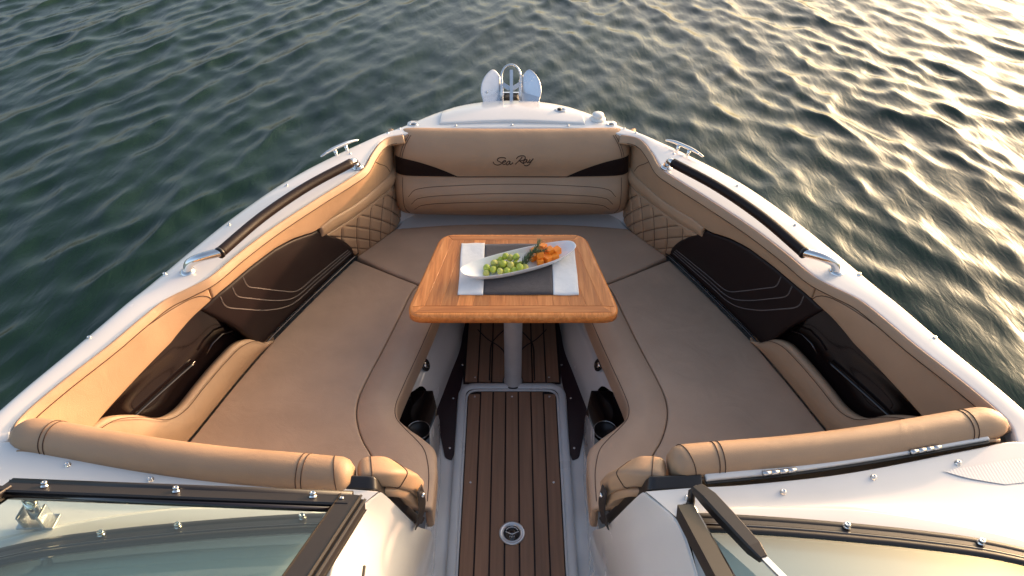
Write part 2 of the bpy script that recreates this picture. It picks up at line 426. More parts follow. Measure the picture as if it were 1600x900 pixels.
for s in (-1, 1):
    loft('gunwale', [zed(mir(IN, s), .962), zed(mir(IN, s), .996), zed(mir(lerp2(IN, OUT, .12), s), 1.001), zed(mir(lerp2(IN, OUT, .55), s), 1.003),
                     zed(mir(lerp2(IN, OUT, .82), s), .999), zed(mir(lerp2(IN, OUT, .96), s), .988), zed(mir(OUT, s), .966), zed(mir(OUT, s), .935)],
         'gelcoat', boat, nu=110, sub=3)
# hull sides and bottom, carried aft past the cockpit
AFT = [(1.275, .85), (1.29, .5), (1.30, 0), (1.30, -1.2), (1.27, -2.6)]
def hull_ring(z, fx, back):
    P = OUT + AFT
    return [(x*fx, y - back*max(0, (y + 2.6)/5.4)**2, z) for x, y in P]
for s in (-1, 1):
    loft('hull', [mir(hull_ring(.945, 1.0, 0), s), mir(hull_ring(.72, .995, .01), s), mir(hull_ring(.50, .98, .05), s), mir(hull_ring(.27, .93, .16), s), mir(hull_ring(.02, .83, .36), s),
                  mir(hull_ring(-.12, .72, .55), s), mir(hull_ring(-.30, .35, .8), s), mir(hull_ring(-.45, 0.0, 1.0), s)], 'gelcoat', boat, nu=80, sub=3)
    tube('rub_rail', [(s*x*1.002, y + .004*(y > 2.3), .940) for x, y in curve(OUT + AFT)(np.linspace(.0, 1, 90))], .016, 'gelcoat_grey', boat, n=8)
box('transom', (0, -2.6, .3), (2.45, .06, 1.25), 'gelcoat', boat, bev=.02)

# foredeck in front of the windshields, each side its own moulding
D0 = [(.285, .873), (.385, .882), (.496, .889), (.727, .918), (1.051, .986), (1.150, 1.005), (1.262, .980)]
D1 = [(.330, .822), (.420, .832), (.510, .836), (.735, .848), (1.05, .890), (1.16, .900), (1.272, .890)]
D2 = [(.345, .785), (.425, .802), (.520, .806), (.740, .802), (1.04, .755), (1.17, .720), (1.284, .70)]
D3 = [(.352, .735), (.430, .765), (.525, .768), (.745, .758), (1.03, .690), (1.18, .60), (1.290, .55)]
D4 = [(.36, .2), (.45, .2), (.55, .2), (.75, .2), (1.0, .2), (1.15, .2), (1.298, .2)]
for s in (-1, 1):
    loft('foredeck', [zed(mir(D0, s), .955), zed(mir(D0, s), .996), zed(mir(lerp2(D0, D1, .15), s), 1.001), zed(mir(D1, s), 1.001), zed(mir(D2, s), 1.018), zed(mir(D3, s), 1.024), zed(mir(D4, s), 1.0)],
         'gelcoat', boat, nu=60, sub=4)
    loft('side_deck', [zed(mir([(1.262, .98)] + AFT, s), .972), zed(mir([(1.25, .98)] + [(x-.02, y) for x, y in AFT], s), 1.0), zed(mir([(1.13, .96)] + [(x-.16, y) for x, y in AFT], s), 1.0),
                       zed(mir([(1.12, .96)] + [(x-.17, y) for x, y in AFT], s), .25)], 'gelcoat', boat, nu=40, sub=3, smooth_v=False)
    # console side walls along the walkway
    loft('console_wall', [mir(r, s) for r in (
        [(.285, .873, .996), (.330, .822, 1.0), (.346, .76, 1.018), (.356, .6, 1.022), (.36, .2, 1.0)],
        [(.275, .885, .965), (.318, .825, .975), (.333, .76, .985), (.342, .6, .985), (.345, .2, .97)],
        [(.236, .962, .72), (.258, .90, .72), (.266, .80, .72), (.270, .6, .72), (.27, .2, .72)],
        [(.222, 1.06, .52), (.244, .96, .48), (.250, .80, .48), (.252, .6, .48), (.252, .2, .48)],
        [(.238, 1.12, .248), (.246, .96, .248), (.250, .80, .248), (.252, .6, .248), (.252, .2, .248)])], 'gelcoat', boat, nu=50, sub=6)
    box('dashboard', (s*.80, .02, .80), (.84, .36, .30), 'dash', boat, bev=.04, seg=4, smooth=True)
    box('console_front', (s*.78, -.17, .45), (.80, .05, .55), 'gelcoat', boat, bev=.02)

# floor: white liner sheet with the tread planks laid on it
fl = prism('floor', [(-1.13, -2.57), (1.13, -2.57), (1.13, .2), (.30, 1.0), (.34, 1.7), (.30, 2.35), (-.30, 2.35), (-.34, 1.7), (-.30, 1.0), (-1.13, .2)], .20, .248, 'gelcoat', boat, bev=0)
fw = prism('floor_panel', [(-.19, 1.86), (.19, 1.86), (.20, 2.05), (.19, 2.33), (-.19, 2.33), (-.20, 2.05)], .249, .253, 'tread_gap', boat, bev=0)
fw['label'] = 'dark brown tread planks on the bow floor under the table'
edges = np.linspace(-.186, .186, 8)
for a, b in zip(edges[:-1], edges[1:]):
    prism('plank', [(a+.0028, 1.866), (b-.0028, 1.866), (b-.0028, 2.33), (a+.0028, 2.33)], .2535, .2595, 'deck_tread', fw, bev=.0012)
for s in (-1, 1):
    tube('groove', [(s*x, y, .2600) for x, y in curve([(.145, 2.16), (.10, 2.10), (.055, 2.06), (.03, 2.02), (.028, 1.95)])(np.linspace(0, 1, 24))], .0028, 'tread_gap', fw, n=5, flat=.25)
    tube('groove', [(s*x, y, .2600) for x, y in curve([(.03, 2.16), (.06, 2.12), (.085, 2.07), (.088, 1.95), (.088, 1.87)])(np.linspace(0, 1, 24))], .0028, 'tread_gap', fw, n=5, flat=.25)

hatch = prism('floor_hatch', round_poly([(-.176, .25), (.176, .25), (.186, 1.835), (-.186, 1.835)], [0, 0, .05, .05]), .2485, .254, 'tread_gap', boat, bev=0)
hatch['label'] = 'brown slatted walkway hatch with a rounded pale frame'
fo = [np.array(p) for p in round_poly([(-.180, .25), (-.192, 1.842), (.192, 1.842), (.180, .25)], [0, .055, .055, 0], 9)]
tube('hatch_frame', [(p[0], p[1], .2585) for p in fo], .0145, 'gelcoat_grey', hatch, n=12, flat=.55)
fo2 = [np.array(p) for p in round_poly([(-.163, .25), (-.174, 1.822), (.174, 1.822), (.163, .25)], [0, .045, .045, 0], 9)]
tube('hatch_trim', [(p[0], p[1], .257) for p in fo2], .0048, 'gelcoat_grey', hatch, n=8)
ge = np.linspace(-1, 1, 8)
for k, (a, b) in enumerate(zip(ge[:-1], ge[1:])):
    y1 = 1.812 if 0 < k < 6 else 1.800
    w0, w1 = .158, .168
    prism('plank', [(a*w0 + .0026, .25), (b*w0 - .0026, .25), (b*w1 - .0026, y1), (a*w1 + .0026, y1)], .2545, .2605, 'deck_tread', hatch, bev=.0012)

# screws and lifting ring
scr = lathe_mesh('screw', [(.0046, 0), (.0046, .0012), (.0036, .0024), (.0018, .0026), (.0015, .0016), (.0004, .0016)], 'steel', 12)
for x, y in [(-.141, 1.405), (.141, 1.405), (-.142, 1.787), (.0, 1.787), (.142, 1.787)]: obj('screw', scr, hatch, (x, y, .2603))
for x, y in [(-.145, 1.888), (.145, 1.888)]: obj('screw', scr, fw, (x, y, .2593))
ringp = [(0.0415, 0), (.0415, .003), (.040, .005), (.034, .0052), (.0325, .0035), (.031, .0035), (.030, .0045), (.0285, .0045), (.0275, .002), (.0004, .002)]
lr = obj('lift_ring', lathe_mesh('lift_ring', ringp, 'steel_satin', 40), hatch, (0, 1.215, .2605))
pl = obj('lift_handle', lathe_mesh('lift_handle', [(.0265, .0), (.0265, .0005), (.0004, .0008)], 'black_gloss', 30), hatch, (0, 1.215, .2626))
def on_ring(pts): return [(x, 1.215 + y, .2648) for x, y in pts]
tube('emblem', on_ring([(.019*math.cos(t), .004 + .016*math.sin(t)) for t in np.linspace(.3, math.pi-.3, 18)]), .0013, 'steel', hatch, n=6)
tube('emblem', on_ring(curve([(-.021, .004), (-.012, 0), (0, -.005), (.012, 0), (.021, .004)])(np.linspace(0, 1, 18))), .0016, 'steel', hatch, n=6)
for q in (-.007, -.0005, .006): tube('emblem', on_ring([(q, -.016), (q + .001, -.010)]), .0013, 'steel', hatch, n=6)

# kick plates, seat bases, cup holders
for s in (-1, 1):
    kp = prism('kick_plate', round_poly(mir([(.194, 2.30), (.2125, 2.05), (.286, 1.71), (.264, 1.63), (.236, 1.513), (.212, 1.502), (.204, 1.53), (.208, 1.78), (.196, 1.856), (.193, 1.9)], s), [0, .01, 0, 0, .01, .006, .008, 0, .02, 0]), .249, .254, 'kick_plastic', boat, bev=.001)
    for x, y in [(.194 + .004, 1.96), (.224, 1.785), (.221, 1.552)]: obj('screw', scr, kp, (s*x, y, .2538))
    low = [(.200, 2.33), (.205, 2.20), (.2125, 2.05), (.245, 1.90), (.286, 1.71)]
    mid = [(.245, 2.33), (.245, 2.20), (.252, 2.05), (.285, 1.90), (.322, 1.71)]
    top = [(.27, 2.33), (.275, 2.20), (.285, 2.0), (.322, 1.84), (.362, 1.66)]
    loft('seat_base', [zed(mir(low, s), .249), zed(mir([(x+.008, y) for x, y in low], s), .33), zed(mir(mid, s), .405), zed(mir(top, s), .43), zed(mir(top, s), .54)], 'gelcoat', boat, nu=40, sub=5)
    loft('seat_base', [zed(mir(q, s), z) for q, z in (([(.258, 1.60), (.250, 1.50), (.245, 1.42), (.242, 1.25), (.24, 1.05)], .249), ([(.258, 1.60), (.252, 1.48), (.248, 1.40), (.244, 1.25), (.24, 1.05)], .38), ([(.258, 1.40), (.254, 1.36), (.250, 1.32), (.243, 1.25), (.24, 1.05)], .54))], 'gelcoat', boat, nu=30, sub=3)
    nb = prism('cup_niche', mir([(.286, 1.71), (.262, 1.62), (.256, 1.40), (.46, 1.40), (.46, 1.71)], s), .25, .385, 'black_gloss', boat, bev=.006)
    nb['label'] = 'black cup holder niche under the seat edge'
    loft('niche_back', [zed(mir([(.362, 1.68), (.42, 1.62), (.42, 1.42)], s), .385), zed(mir([(.362, 1.68), (.42, 1.62), (.42, 1.42)], s), .54)], 'black_plastic', boat, nu=20, sub=2)
    cup = lathe_mesh('cup_holder', [(.041, 0), (.041, .004), (.038, .006), (.036, .003), (.034, -.02), (.030, -.06), (.0005, -.062)], 'black_plastic', 32)
    ch = obj('cup_holder', cup, nb, (s*.318, 1.522, .387))
    tube('cup_ring', [(s*.318 + .0395*math.cos(t), 1.522 + .0395*math.sin(t), .3925) for t in np.linspace(0, 2*math.pi, 40)], .0014, 'steel', nb, n=6)
    # courtesy light set in the seat base
    lt = lathe_mesh('courtesy_light', [(.024, 0), (.024, .004), (.021, .006), (.014, .006), (.012, .003), (.009, .003), (.006, .006), (.0004, .007)], 'black_gloss', 28)
    rotq = Vector((-s*.85, -.22, .45)).to_track_quat('Z', 'Y').to_euler()
    lo = obj('courtesy_light', lt, boat, (s*.318, 1.795, .425), rotq)
    li = obj('light_lens', lathe_mesh('light_lens', [(.0125, 0), (.011, .003), (.0004, .004)], 'steel', 20), boat, Vector((s*.318, 1.795, .425)) + Vector((-s*.85, -.22, .45)).normalized()*.003, rotq)

# ---- inner side walls: surface x = W(y, z)
TT = np.array([(.472, 2.60), (.472, 2.50), (.480, 2.44), (.508, 2.33), (.528, 2.24), (.570, 2.15), (.634, 2.06), (.737, 1.90), (.800, 1.775), (.843, 1.68), (.886, 1.585), (.955, 1.49), (1.04, 1.33), (1.11, 1.18), (1.15, 1.06)])[::-1]
BB = np.array([(.474, 2.60), (.474, 2.50), (.476, 2.46), (.50, 2.39), (.56, 2.30), (.62, 2.215), (.72, 2.0), (.83, 1.75), (.90, 1.54), (.957, 1.349), (1.01, 1.19), (1.05, 1.06)])[::-1]
def sm(y, A):
    w = np.linspace(-.05, .05, 9); return float(np.mean([np.interp(y + q, A[:, 1], A[:, 0]) for q in w]))
def W(y, z, out=0.0):
    k = (.955 - z) / .355
    return sm(y, TT)*(1-k) + sm(y, BB)*k + out
def wall(s, pts, out=0.0): return [(s*W(y, z, out), y, z) for y, z in pts]
ys = lambda a, b, n: np.linspace(a, b, n)
ZL = np.array([(2.58, .85), (2.43, .848), (2.20, .868), (2.07, .884), (2.00, .876), (1.96, .892), (1.91, .910), (1.84, .925), (1.73, .931), (1.6, .931), (1.52, .915), (1.44, .888), (1.2, .855), (1.06, .83)])[::-1]
zl = lambda y: float(np.interp(y, ZL[:, 1-1], ZL[:, 1]))
IN3 = curve(IN)
for s in (-1, 1):
    # rolled coaming along the gunwale
    ZT = .984
    ci = IN3(np.linspace(.203, .985, 90))
    dense = np.array([(W(y, ZT), y) for y in ys(2.56, 1.06, 400)])
    nn = np.array([dense[np.argmin(((dense - p)**2).sum(1))] for p in ci])
    wid = np.linalg.norm(nn - ci, axis=1); wid = np.convolve(np.pad(wid, 8, 'edge'), np.ones(17)/17, 'valid')
    tg = np.gradient(ci, axis=0); tg /= np.linalg.norm(tg, axis=1, keepdims=True); nr_ = np.stack([tg[:, 1], -tg[:, 0]], 1)
    if (nr_*(nn - ci)).sum() < 0: nr_ = -nr_
    A = np.array([(s*x, y, .992) for x, y in ci]); wq = np.clip(wid, .020, .034)[:, None]
    B = np.array([(s*x, y, .980) for x, y in ci + nr_*(wq + .004)]); midr = np.array([(s*x, y, 1.006) for x, y in ci + nr_*wq*.5])
    cp = Pad('coaming_roll', [A, midr, B], 'vinyl', boat, hint=(-s*.5, 0, 1), nu=110, nv=8, r=.007, crown=.001, thick=.012)
    seam(cp.line([(.02, .93), (.3, .93), (.6, .93), (.98, .93)], .0008, 110), cp.o, 'thread_dark', .0012)
    # upper panel in two lengths with a curved joint
    ya, yb = 2.56, 1.585
    up = Pad('coaming_panel', [wall(s, [(y, .982) for y in ys(ya, yb, 40)]), wall(s, [(y, (zl(y) + .982)/2) for y in ys(ya, yb, 40)]), wall(s, [(y, zl(y)) for y in ys(ya, yb, 40)])], 'vinyl', boat, hint=(-s, 0, 0), nu=60, nv=8, r=.006, crown=.002, thick=.02)
    seam(up.line([(.24, .02), (.20, .3), (.15, .6), (.12, .9)], .0006), up.o, 'thread_dark', .0011)
    ya, yb = 1.583, 1.06
    up2 = Pad('coaming_panel', [wall(s, [(y, .982) for y in ys(ya, yb, 30)]), wall(s, [(y, (zl(y) + .982)/2) for y in ys(ya, yb, 30)]), wall(s, [(y, zl(y)) for y in ys(ya, yb, 30)])], 'vinyl', boat, hint=(-s, 0, 0), nu=40, nv=8, r=.006, crown=.003, thick=.02)
    seam(up2.line([(.004, .98), (.03, .5), (.09, .16), (.2, .05), (.6, .03), (.98, .03)], .0006), up2.o, 'thread_dark', .0012)
    # rolled strip over the quilted corner
    zq = lambda y: .788 + (.836 - .788)*(2.45 - y)/(2.45 - 2.00)
    Pad('quilt_trim', [wall(s, [(y, zl(y) + .002) for y in ys(2.56, 2.02, 30)], -.002), wall(s, [(y, (zl(y) + zq(y))/2) for y in ys(2.56, 2.02, 30)], -.008), wall(s, [(y, zq(y)) for y in ys(2.56, 2.02, 30)], -.002)], 'vinyl', boat, hint=(-s, 0, 0), nu=40, nv=8, r=.008, crown=.003, thick=.03)
    # quilted corner panel
    def quilt(U, V, cu, cv):
        L1, L2 = .46, .21
        a = (U*L1)/.076; b = (V*L2)/.105
        f = lambda t: np.abs(t - np.round(t))
        d = np.minimum(f(a + b), f(a - b))
        inside = np.clip(np.minimum(np.minimum(U, 1-U)*L1, np.minimum(V, 1-V)*L2)/.012 - .6, 0, 1)
        return (-.0065*np.exp(-(d/.075)**2) + .002)*inside
    topq = wall(s, [(y, zq(y) - .002) for y in ys(2.56, 2.03, 30)]); botq = wall(s, [(y, .585) for y in ys(2.56, 2.232, 30)])
    qp = Pad('quilted_panel', [topq, botq], 'vinyl', boat, hint=(-s, 0, 0), nu=120, nv=64, r=.008, crown=.003, thick=.03, relief=quilt)
    L1, L2 = .46, .21
    for sg in (1, -1):
        for c in range(-14, 22):
            pts = []
            for v in np.linspace(.07, .93, 24):
                u = ((c*.076) - sg*(v*L2/.105)*.076)/L1
                if .03 < u < .97: pts.append(qp.at(u, v, .0008))
            if len(pts) > 3: seam(pts, qp.o, 'thread_dark', .0008)
    # dark padded panel with its stitched lines
    n = 30
    tp = [(y, zl(y) - .003) for y in ys(2.012, 1.545, n)]; bt = [(y, .612) for y in ys(2.228, 1.69, n)]
    md = [((a[0]+b[0])/2, (a[1]*.52 + b[1]*.48)) for a, b in zip(tp, bt)]
    dp = Pad('side_pad', [wall(s, tp, .004), wall(s, md, -.010), wall(s, bt, .004)], 'dark_vinyl', boat, hint=(-s, 0, .4), nu=50, nv=20, r=.012, crown=.006, thick=.03)
    dp.o['label'] = 'dark brown padded panel with stitched chevron lines'
    for q in range(3):
        e = q*.075
        for dd in (0, .011):
            path = [(.04, .72 + e*.85 + dd), (.40, .72 + e*.85 + dd), (.545 + e*.55, .70 + e*.85 + dd), (.62 + e*1.1 + dd*.4, .54 + e*.4), (.70 + e*1.25 + dd*.4, .26 + e*.2), (.72 + e*1.25 + dd*.4, .16), (.68 + e*1.25 + dd*.4, .03)]
            seam(dp.line(path, .0006, 60), dp.o, 'thread_light', .00055)
    tube('trim_strip', wall(s, [(y, .618) for y in ys(2.215, 1.60, 30)], -.006), .0035, 'black_gloss', boat, n=8)
    # glossy storage pocket behind the tan lip
    n = 30
    r1 = wall(s, [(y, zl(y) - .004) for y in ys(1.64, 1.06, n)], .012)
    r2 = wall(s, [(y, .79) for y in ys(1.66, 1.06, n)], .045)
    r3 = wall(s, [(y, .70) for y in ys(1.68, 1.06, n)], .050)
    r4 = wall(s, [(y, .655) for y in ys(1.70, 1.06, n)], .030)
    r5 = wall(s, [(y, .650) for y in ys(1.72, 1.06, n)], -.002)
    pk = loft('storage_pocket', [r1, r2, r3, r4, r5], 'black_gloss', boat, nu=40, sub=6)
    pk['label'] = 'glossy black moulded storage pocket in the side wall'
    tube('pocket_ridge', wall(s, [(y, .742 + .02*math.sin((1.56-y)*3)) for y in ys(1.50, 1.08, 24)], .040), .0045, 'black_gloss', pk, n=8)
    tube('pocket_ridge', wall(s, [(1.53, .748), (1.56, .765), (1.60, .768), (1.66, .735), (1.70, .70)], .030), .003, 'black_gloss', pk, n=8)
    # tan lip in front of the pocket
    lipz = curve([(1.742, .606), (1.70, .64), (1.655, .694), (1.60, .722), (1.54, .722), (1.43, .712), (1.35, .706), (1.30, .728), (1.25, .80), (1.19, .85), (1.06, .86)])
    lp = lipz(np.linspace(0, 1, 40))
    Pad('armrest_lip', [wall(s, [(y, .598) for y in ys(1.742, 1.06, 40)], -.004), wall(s, [(y, .60 + (z-.60)*.5) for y, z in lp], -.016), wall(s, lp, -.004)], 'vinyl', boat, hint=(-s, 0, .3), nu=60, nv=12, r=.011, crown=.003, thick=.022)
    seam(wall(s, [(y, z - .010) for y, z in lp[3:]], -.0165), boat, 'thread_dark', .0011)

# ---- forward backrest
PROF = [(2.545, .972), (2.525, 1.000), (2.490, 1.006), (2.455, .985), (2.430, .935), (2.424, .895), (2.430, .833), (2.404, .805), (2.386, .760), (2.398, .705), (2.442, .652), (2.490, .616), (2.545, .610)]
HW = [.432, .442, .450, .460, .472, .476, .480, .482, .484, .486, .486, .482, .476]
pc = curve([(a, b, w) for (a, b), w in zip(PROF, HW)])
def back(t, k, off=0.0):
    y, z, hw = pc(np.array([k]))[0]
    y2, z2, _ = pc(np.array([min(k + .01, 1)]))[0]; y1, z1, _ = pc(np.array([max(k - .01, 0)]))[0]
    ny, nz = (z2 - z1), -(y2 - y1); l = math.hypot(ny, nz); ny, nz = ny/l, nz/l
    e = (1 - abs(t)**22)**.5
    yb = 2.535; zc_ = .81
    y = yb + (y - yb)*(.12 + .88*e) + .012*t*t; z = zc_ + (z - zc_)*(.90 + .10*e)
    return np.array((hw*t, y + ny*off, z + nz*off))
_kk = np.linspace(.1, .95, 300); _zz = np.array([pc(np.array([k]))[0][1] for k in _kk])
zc_k = lambda zt: float(np.interp(-zt, -_zz, _kk))
KG = zc_k(.833)
ts = np.sign(np.linspace(-1, 1, 61))*np.abs(np.sin(np.linspace(-math.pi/2, math.pi/2, 61)))
ks = np.linspace(0, 1, 56)
groove = lambda k: -.0045*math.exp(-((k - KG)/.010)**2)
G = np.array([[back(t, k, groove(k)) for k in ks] for t in ts])
br = obj('backrest', mesh_from('backrest', G.reshape(-1, 3), grid_faces(61, 56), 'vinyl'), boat)
br['label'] = 'tan bow backrest bolster with dark wedge inlays and script lettering'
def bline(pts, off=.0008, n=40):
    return [back(p[0], p[1], off) for p in curve([(a, b, 0) for a, b in pts])(np.linspace(0, 1, n))]
for s in (-1, 1):
    for d in (0, .018):
        seam(bline([(s*(.88 - d), .16), (s*(.915 - d), KG*.55), (s*(.93 - d), KG*.72)]), br, 'thread_dark', .0010)
    seam(bline([(s*.91, KG + .01), (s*.905, KG + .12), (s*.90, KG + .25), (s*.88, KG + .36)]), br, 'thread_dark', .0010)
    # dark wedge inlay
    GW = []
    for a in np.linspace(0, 1, 24):
        t = s*(.995 - a*.535)
        k0 = zc_k(.920) + (KG - .012 - zc_k(.920))*a**1.9; k1 = KG - .008
        GW.append([back(t, k0 + (k1 - k0)*b, .0012) for b in np.linspace(0, 1, 8)])
    w = obj('inlay', mesh_from('inlay', np.array(GW).reshape(-1, 3), grid_faces(24, 8), 'dark_vinyl'), br)
for q in range(3):
    k = KG + .050 + q*.060
    seam(bline([(-.86 + q*.02, k + .085), (-.80 + q*.02, k + .035), (-.55, k + .008), (0, k - .008), (.55, k + .008), (.80 - q*.02, k + .035), (.86 - q*.02, k + .085)], .0006, 70), br, 'thread_dark', .0010)
seam(bline([(-.47, KG - .006), (0, KG - .010), (.47, KG - .006)], .0004, 60), br, 'thread_dark', .0016)
# stitched script lettering, one stroke at a time
def strokes():
    S = [[(575, 245), (560, 215), (480, 203), (390, 213), (335, 250), (328, 285), (380, 318), (440, 350), (448, 378), (400, 415), (320, 430), (250, 402), (215, 362), (208, 330)],
         [(470, 345), (550, 330), (577, 303), (550, 288), (500, 312), (478, 360), (508, 405), (560, 400), (605, 372)],
         [(712, 318), (672, 306), (615, 345), (598, 398), (622, 425), (662, 390), (710, 318), (690, 370), (715, 410), (750, 390), (790, 352)],
         [(1062, 185), (1000, 262), (930, 330), (860, 402)],
         [(890, 242), (920, 200), (980, 166), (1080, 153), (1140, 175), (1155, 220), (1110, 270), (1040, 297), (978, 292), (1050, 350), (1108, 392)],
         [(1215, 265), (1170, 258), (1118, 300), (1092, 358), (1112, 370), (1160, 335), (1213, 266), (1192, 325), (1222, 352), (1262, 320)],
         [(1298, 255), (1258, 310), (1262, 345), (1300, 332), (1388, 238), (1322, 328), (1272, 410), (1210, 450), (1150, 446), (1122, 422)]]
    for st in S:
        pts = []
        c = curve([(a, b, 0) for a, b in st])(np.linspace(0, 1, 46))
        for p in c:
            x = (p[0]/19.05 + 760 - 800)*.00252; zt = .910 - (p[1]/19.05 + 232 - 249)*.00262
            k = zc_k(zt); hw = pc(np.array([k]))[0][2]
            pts.append(back(x/hw, k, .0010))
        tube('lettering', pts, .0018, 'thread_dark', br, n=6)
strokes()
prism('seat_ledge', [(-.52, 2.36), (.52, 2.36), (.44, 2.56), (-.44, 2.56)], .50, .585, 'gelcoat', boat, bev=.01, seg=3)
box('backrest_support', (0, 2.60, .78), (.86, .10, .40), 'gelcoat', boat, bev=.02)

# ---- aft bolsters on the seat backs
BOL = [(1.142, 1.020), (1.100, 1.024), (1.03, 1.012), (.85, .976), (.727, .955), (.60, .938), (.496, .928), (.40, .918), (.346, .913)]
for s in (-1, 1):
    c = curve([(x*s, y + (.027 if s > 0 else -.004), .999 + (.006 if s > 0 else 0)) for x, y in BOL])(np.linspace(0, 1, 60))
    rr = np.ones(60)*(.0425 if s < 0 else .040); u = np.linspace(0, 1, 60)
    rr = rr*np.sqrt(np.clip(1 - np.clip(1 - u/.07, 0, 1)**2*.80, .05, 1))*np.sqrt(np.clip(1 - np.clip(1 - (1-u)/.04, 0, 1)**2*.72, .05, 1))
    b = tube('bolster', c, rr, 'vinyl', boat, n=28, up=(0, 0, 1))
    b['label'] = 'long tan bolster roll along the ' + ('port' if s < 0 else 'starboard') + ' seat back'
    def hoop(uu, dr=.0006, a0=-2.0, a1=2.2, lean=0.0):
        out = []
        for a in np.linspace(a0, a1, 26):
            up_ = uu + lean*math.sin(a)
            i = np.interp(up_, u, np.arange(60)); i0 = int(min(i, 58)); f = i - i0
            P = c[i0]*(1-f) + c[i0+1]*f; T = c[i0+1] - c[i0]; T /= np.linalg.norm(T); nrm = np.cross(T, (0, 0, 1.0)); r_ = np.interp(up_, u, rr) + dr
            out.append(P + r_*(math.cos(a)*np.array((0, 0, 1.0)) + math.sin(a)*nrm))
        return out
    for uu in (.115, .13): seam(hoop(uu), b, 'thread_dark', .0011)
    for uu in (.86, .875): seam(hoop(uu), b, 'thread_dark', .0011)
    seam(hoop(.955, lean=.015), b, 'thread_dark', .0011)
    tube('piping', [(p[0], p[1] - .0415, .998) for p in c[2:-2]], .004, 'vinyl', b, n=8)
    # seat back below the bolster
    Pad('seat_back', [[(p[0], p[1] + .020, .985) for p in c], [(p[0]*.985, p[1] + .055, .80) for p in c], [(p[0]*.96, p[1] + .085, .595) for p in c]], 'vinyl', boat, hint=(0, 1, .3), nu=40, nv=12, r=.02, crown=.01, thick=.04)
    # end pad curling down beside the walkway
    def endpad(nm, off, r0, kk):
        pth = curve([(.338*s, .922 + off[0], .984 + off[1]), (.315*s, .928 + off[0], .987 + off[1]), (.280*s, .936 + off[0], .976 + off[1]), (.256*s, .950 + off[0], .938 + off[1]), (.246*s, .962 + off[0], .895 + off[1]), (.240*s, .974 + off[0], .855 + off[1])])(np.linspace(0, 1, 44))
        q = np.linspace(0, 1, 44); rad = r0*np.sqrt(np.clip(1 - np.clip(1 - q/.09, 0, 1)**2*.75, .05, 1))*np.sqrt(np.clip(1 - np.clip(1 - (1-q)/.10, 0, 1)**2*.75, .05, 1))
        e = obj(nm, mesh_from(nm, *box_tube(pth, rad, r0/kk), 'vinyl'), boat)
        return e, pth, rad
    e, pth, rad = endpad('end_pad', (.004, 0), .033, 1.45)
    def ehoop(i, a0=-math.pi, a1=math.pi):
        T = pth[i+1] - pth[i-1]; T /= np.linalg.norm(T); up_ = np.array((0, .25, 1.0)); up_ = up_ - T*(up_ @ T); up_ /= np.linalg.norm(up_); nn = np.cross(T, up_)
        sp = lambda v: np.sign(v)*abs(v)**.45
        return [pth[i] + (rad[i]/1.45 + .0006)*sp(math.cos(a))*up_ + (rad[i] + .0006)*sp(math.sin(a))*nn for a in np.linspace(a0, a1, 40)]
    for i in (6, 19): seam(ehoop(i), e, 'thread_dark', .0011)
    seam([pth[i] + np.array((0, -.93, .30))*(rad[i]) for i in range(3, 40)], e, 'thread_dark', .0011)
    e2, _, _ = endpad('end_pad', (-.012, -.036), .024, 2.1)
    # dark trim under the end pad and its steel bracket
    Pad('corner_trim', [[(s*.41, .880, 1.001), (s*.292, .876, 1.001), (s*.268, .905, .90), (s*.238, .964, .73), (s*.230, .99, .68)],
                        [(s*.41, .905, 1.016), (s*.296, .902, 1.014), (s*.262, .93, .90), (s*.232, .985, .73), (s*.222, 1.01, .68)]], 'black_plastic', boat, hint=(-s*.3, -.6, 1), nu=40, nv=5, r=.004, crown=0, thick=.012, su=False)
    bp = Pad('hinge_bracket', [[(s*.214, .928, .915), (s*.216, .932, .86), (s*.222, .940, .80), (s*.236, .940, .735)], [(s*.206, .948, .915), (s*.205, .958, .86), (s*.209, .970, .80), (s*.222, .972, .735)]], 'frame_paint', boat, hint=(-s, -.4, .4), nu=16, nv=4, r=.0015, crown=0, thick=.003)
    sc_ = obj('bracket_bolt', lathe_mesh('bracket_bolt', [(.006, 0), (.006, .003), (.004, .005), (.0004, .0052)], 'steel', 14), bp.o, (s*.208, .944, .880), Vector((-s, -.45, .35)).to_track_quat('Z', 'Y').to_euler())

# starboard seat back opens: white lip with a dark gap and two hinges
lipc = curve([(.418, .9005), (.60, .922), (.80, .955), (1.085, 1.010)])
tt = np.linspace(0, 1, 40); C0 = lipc(tt)
nrm = np.array((-.16, .987))
rail = lambda o_, z: [(p[0] + nrm[0]*o_, p[1] + nrm[1]*o_, z) for p in C0]
Pad('hinge_lip', [rail(-.006, 1.012), rail(.024, 1.015)], 'gelcoat', boat, nu=40, nv=5, r=.004, crown=0, thick=.02)
Pad('lip_gasket', [rail(-.011, 1.0032), rail(.0, 1.0042)], 'rubber', boat, nu=40, nv=3, r=.001, crown=0, thick=.004)
for u0 in (.185, .70):
    hr = None
    for q in range(4):
        p0, p1 = lipc(np.array([u0 + q*.028, u0 + q*.028 + .026]))
        k = tube('hinge', [(p0[0], p0[1] - .006, 1.014), (p1[0], p1[1] - .006, 1.014)],   .0056, 'steel_satin', boat if q == 0 else hr, n=12)
        if q == 0: hr = k
        else: k.name = 'hinge_knuckle'

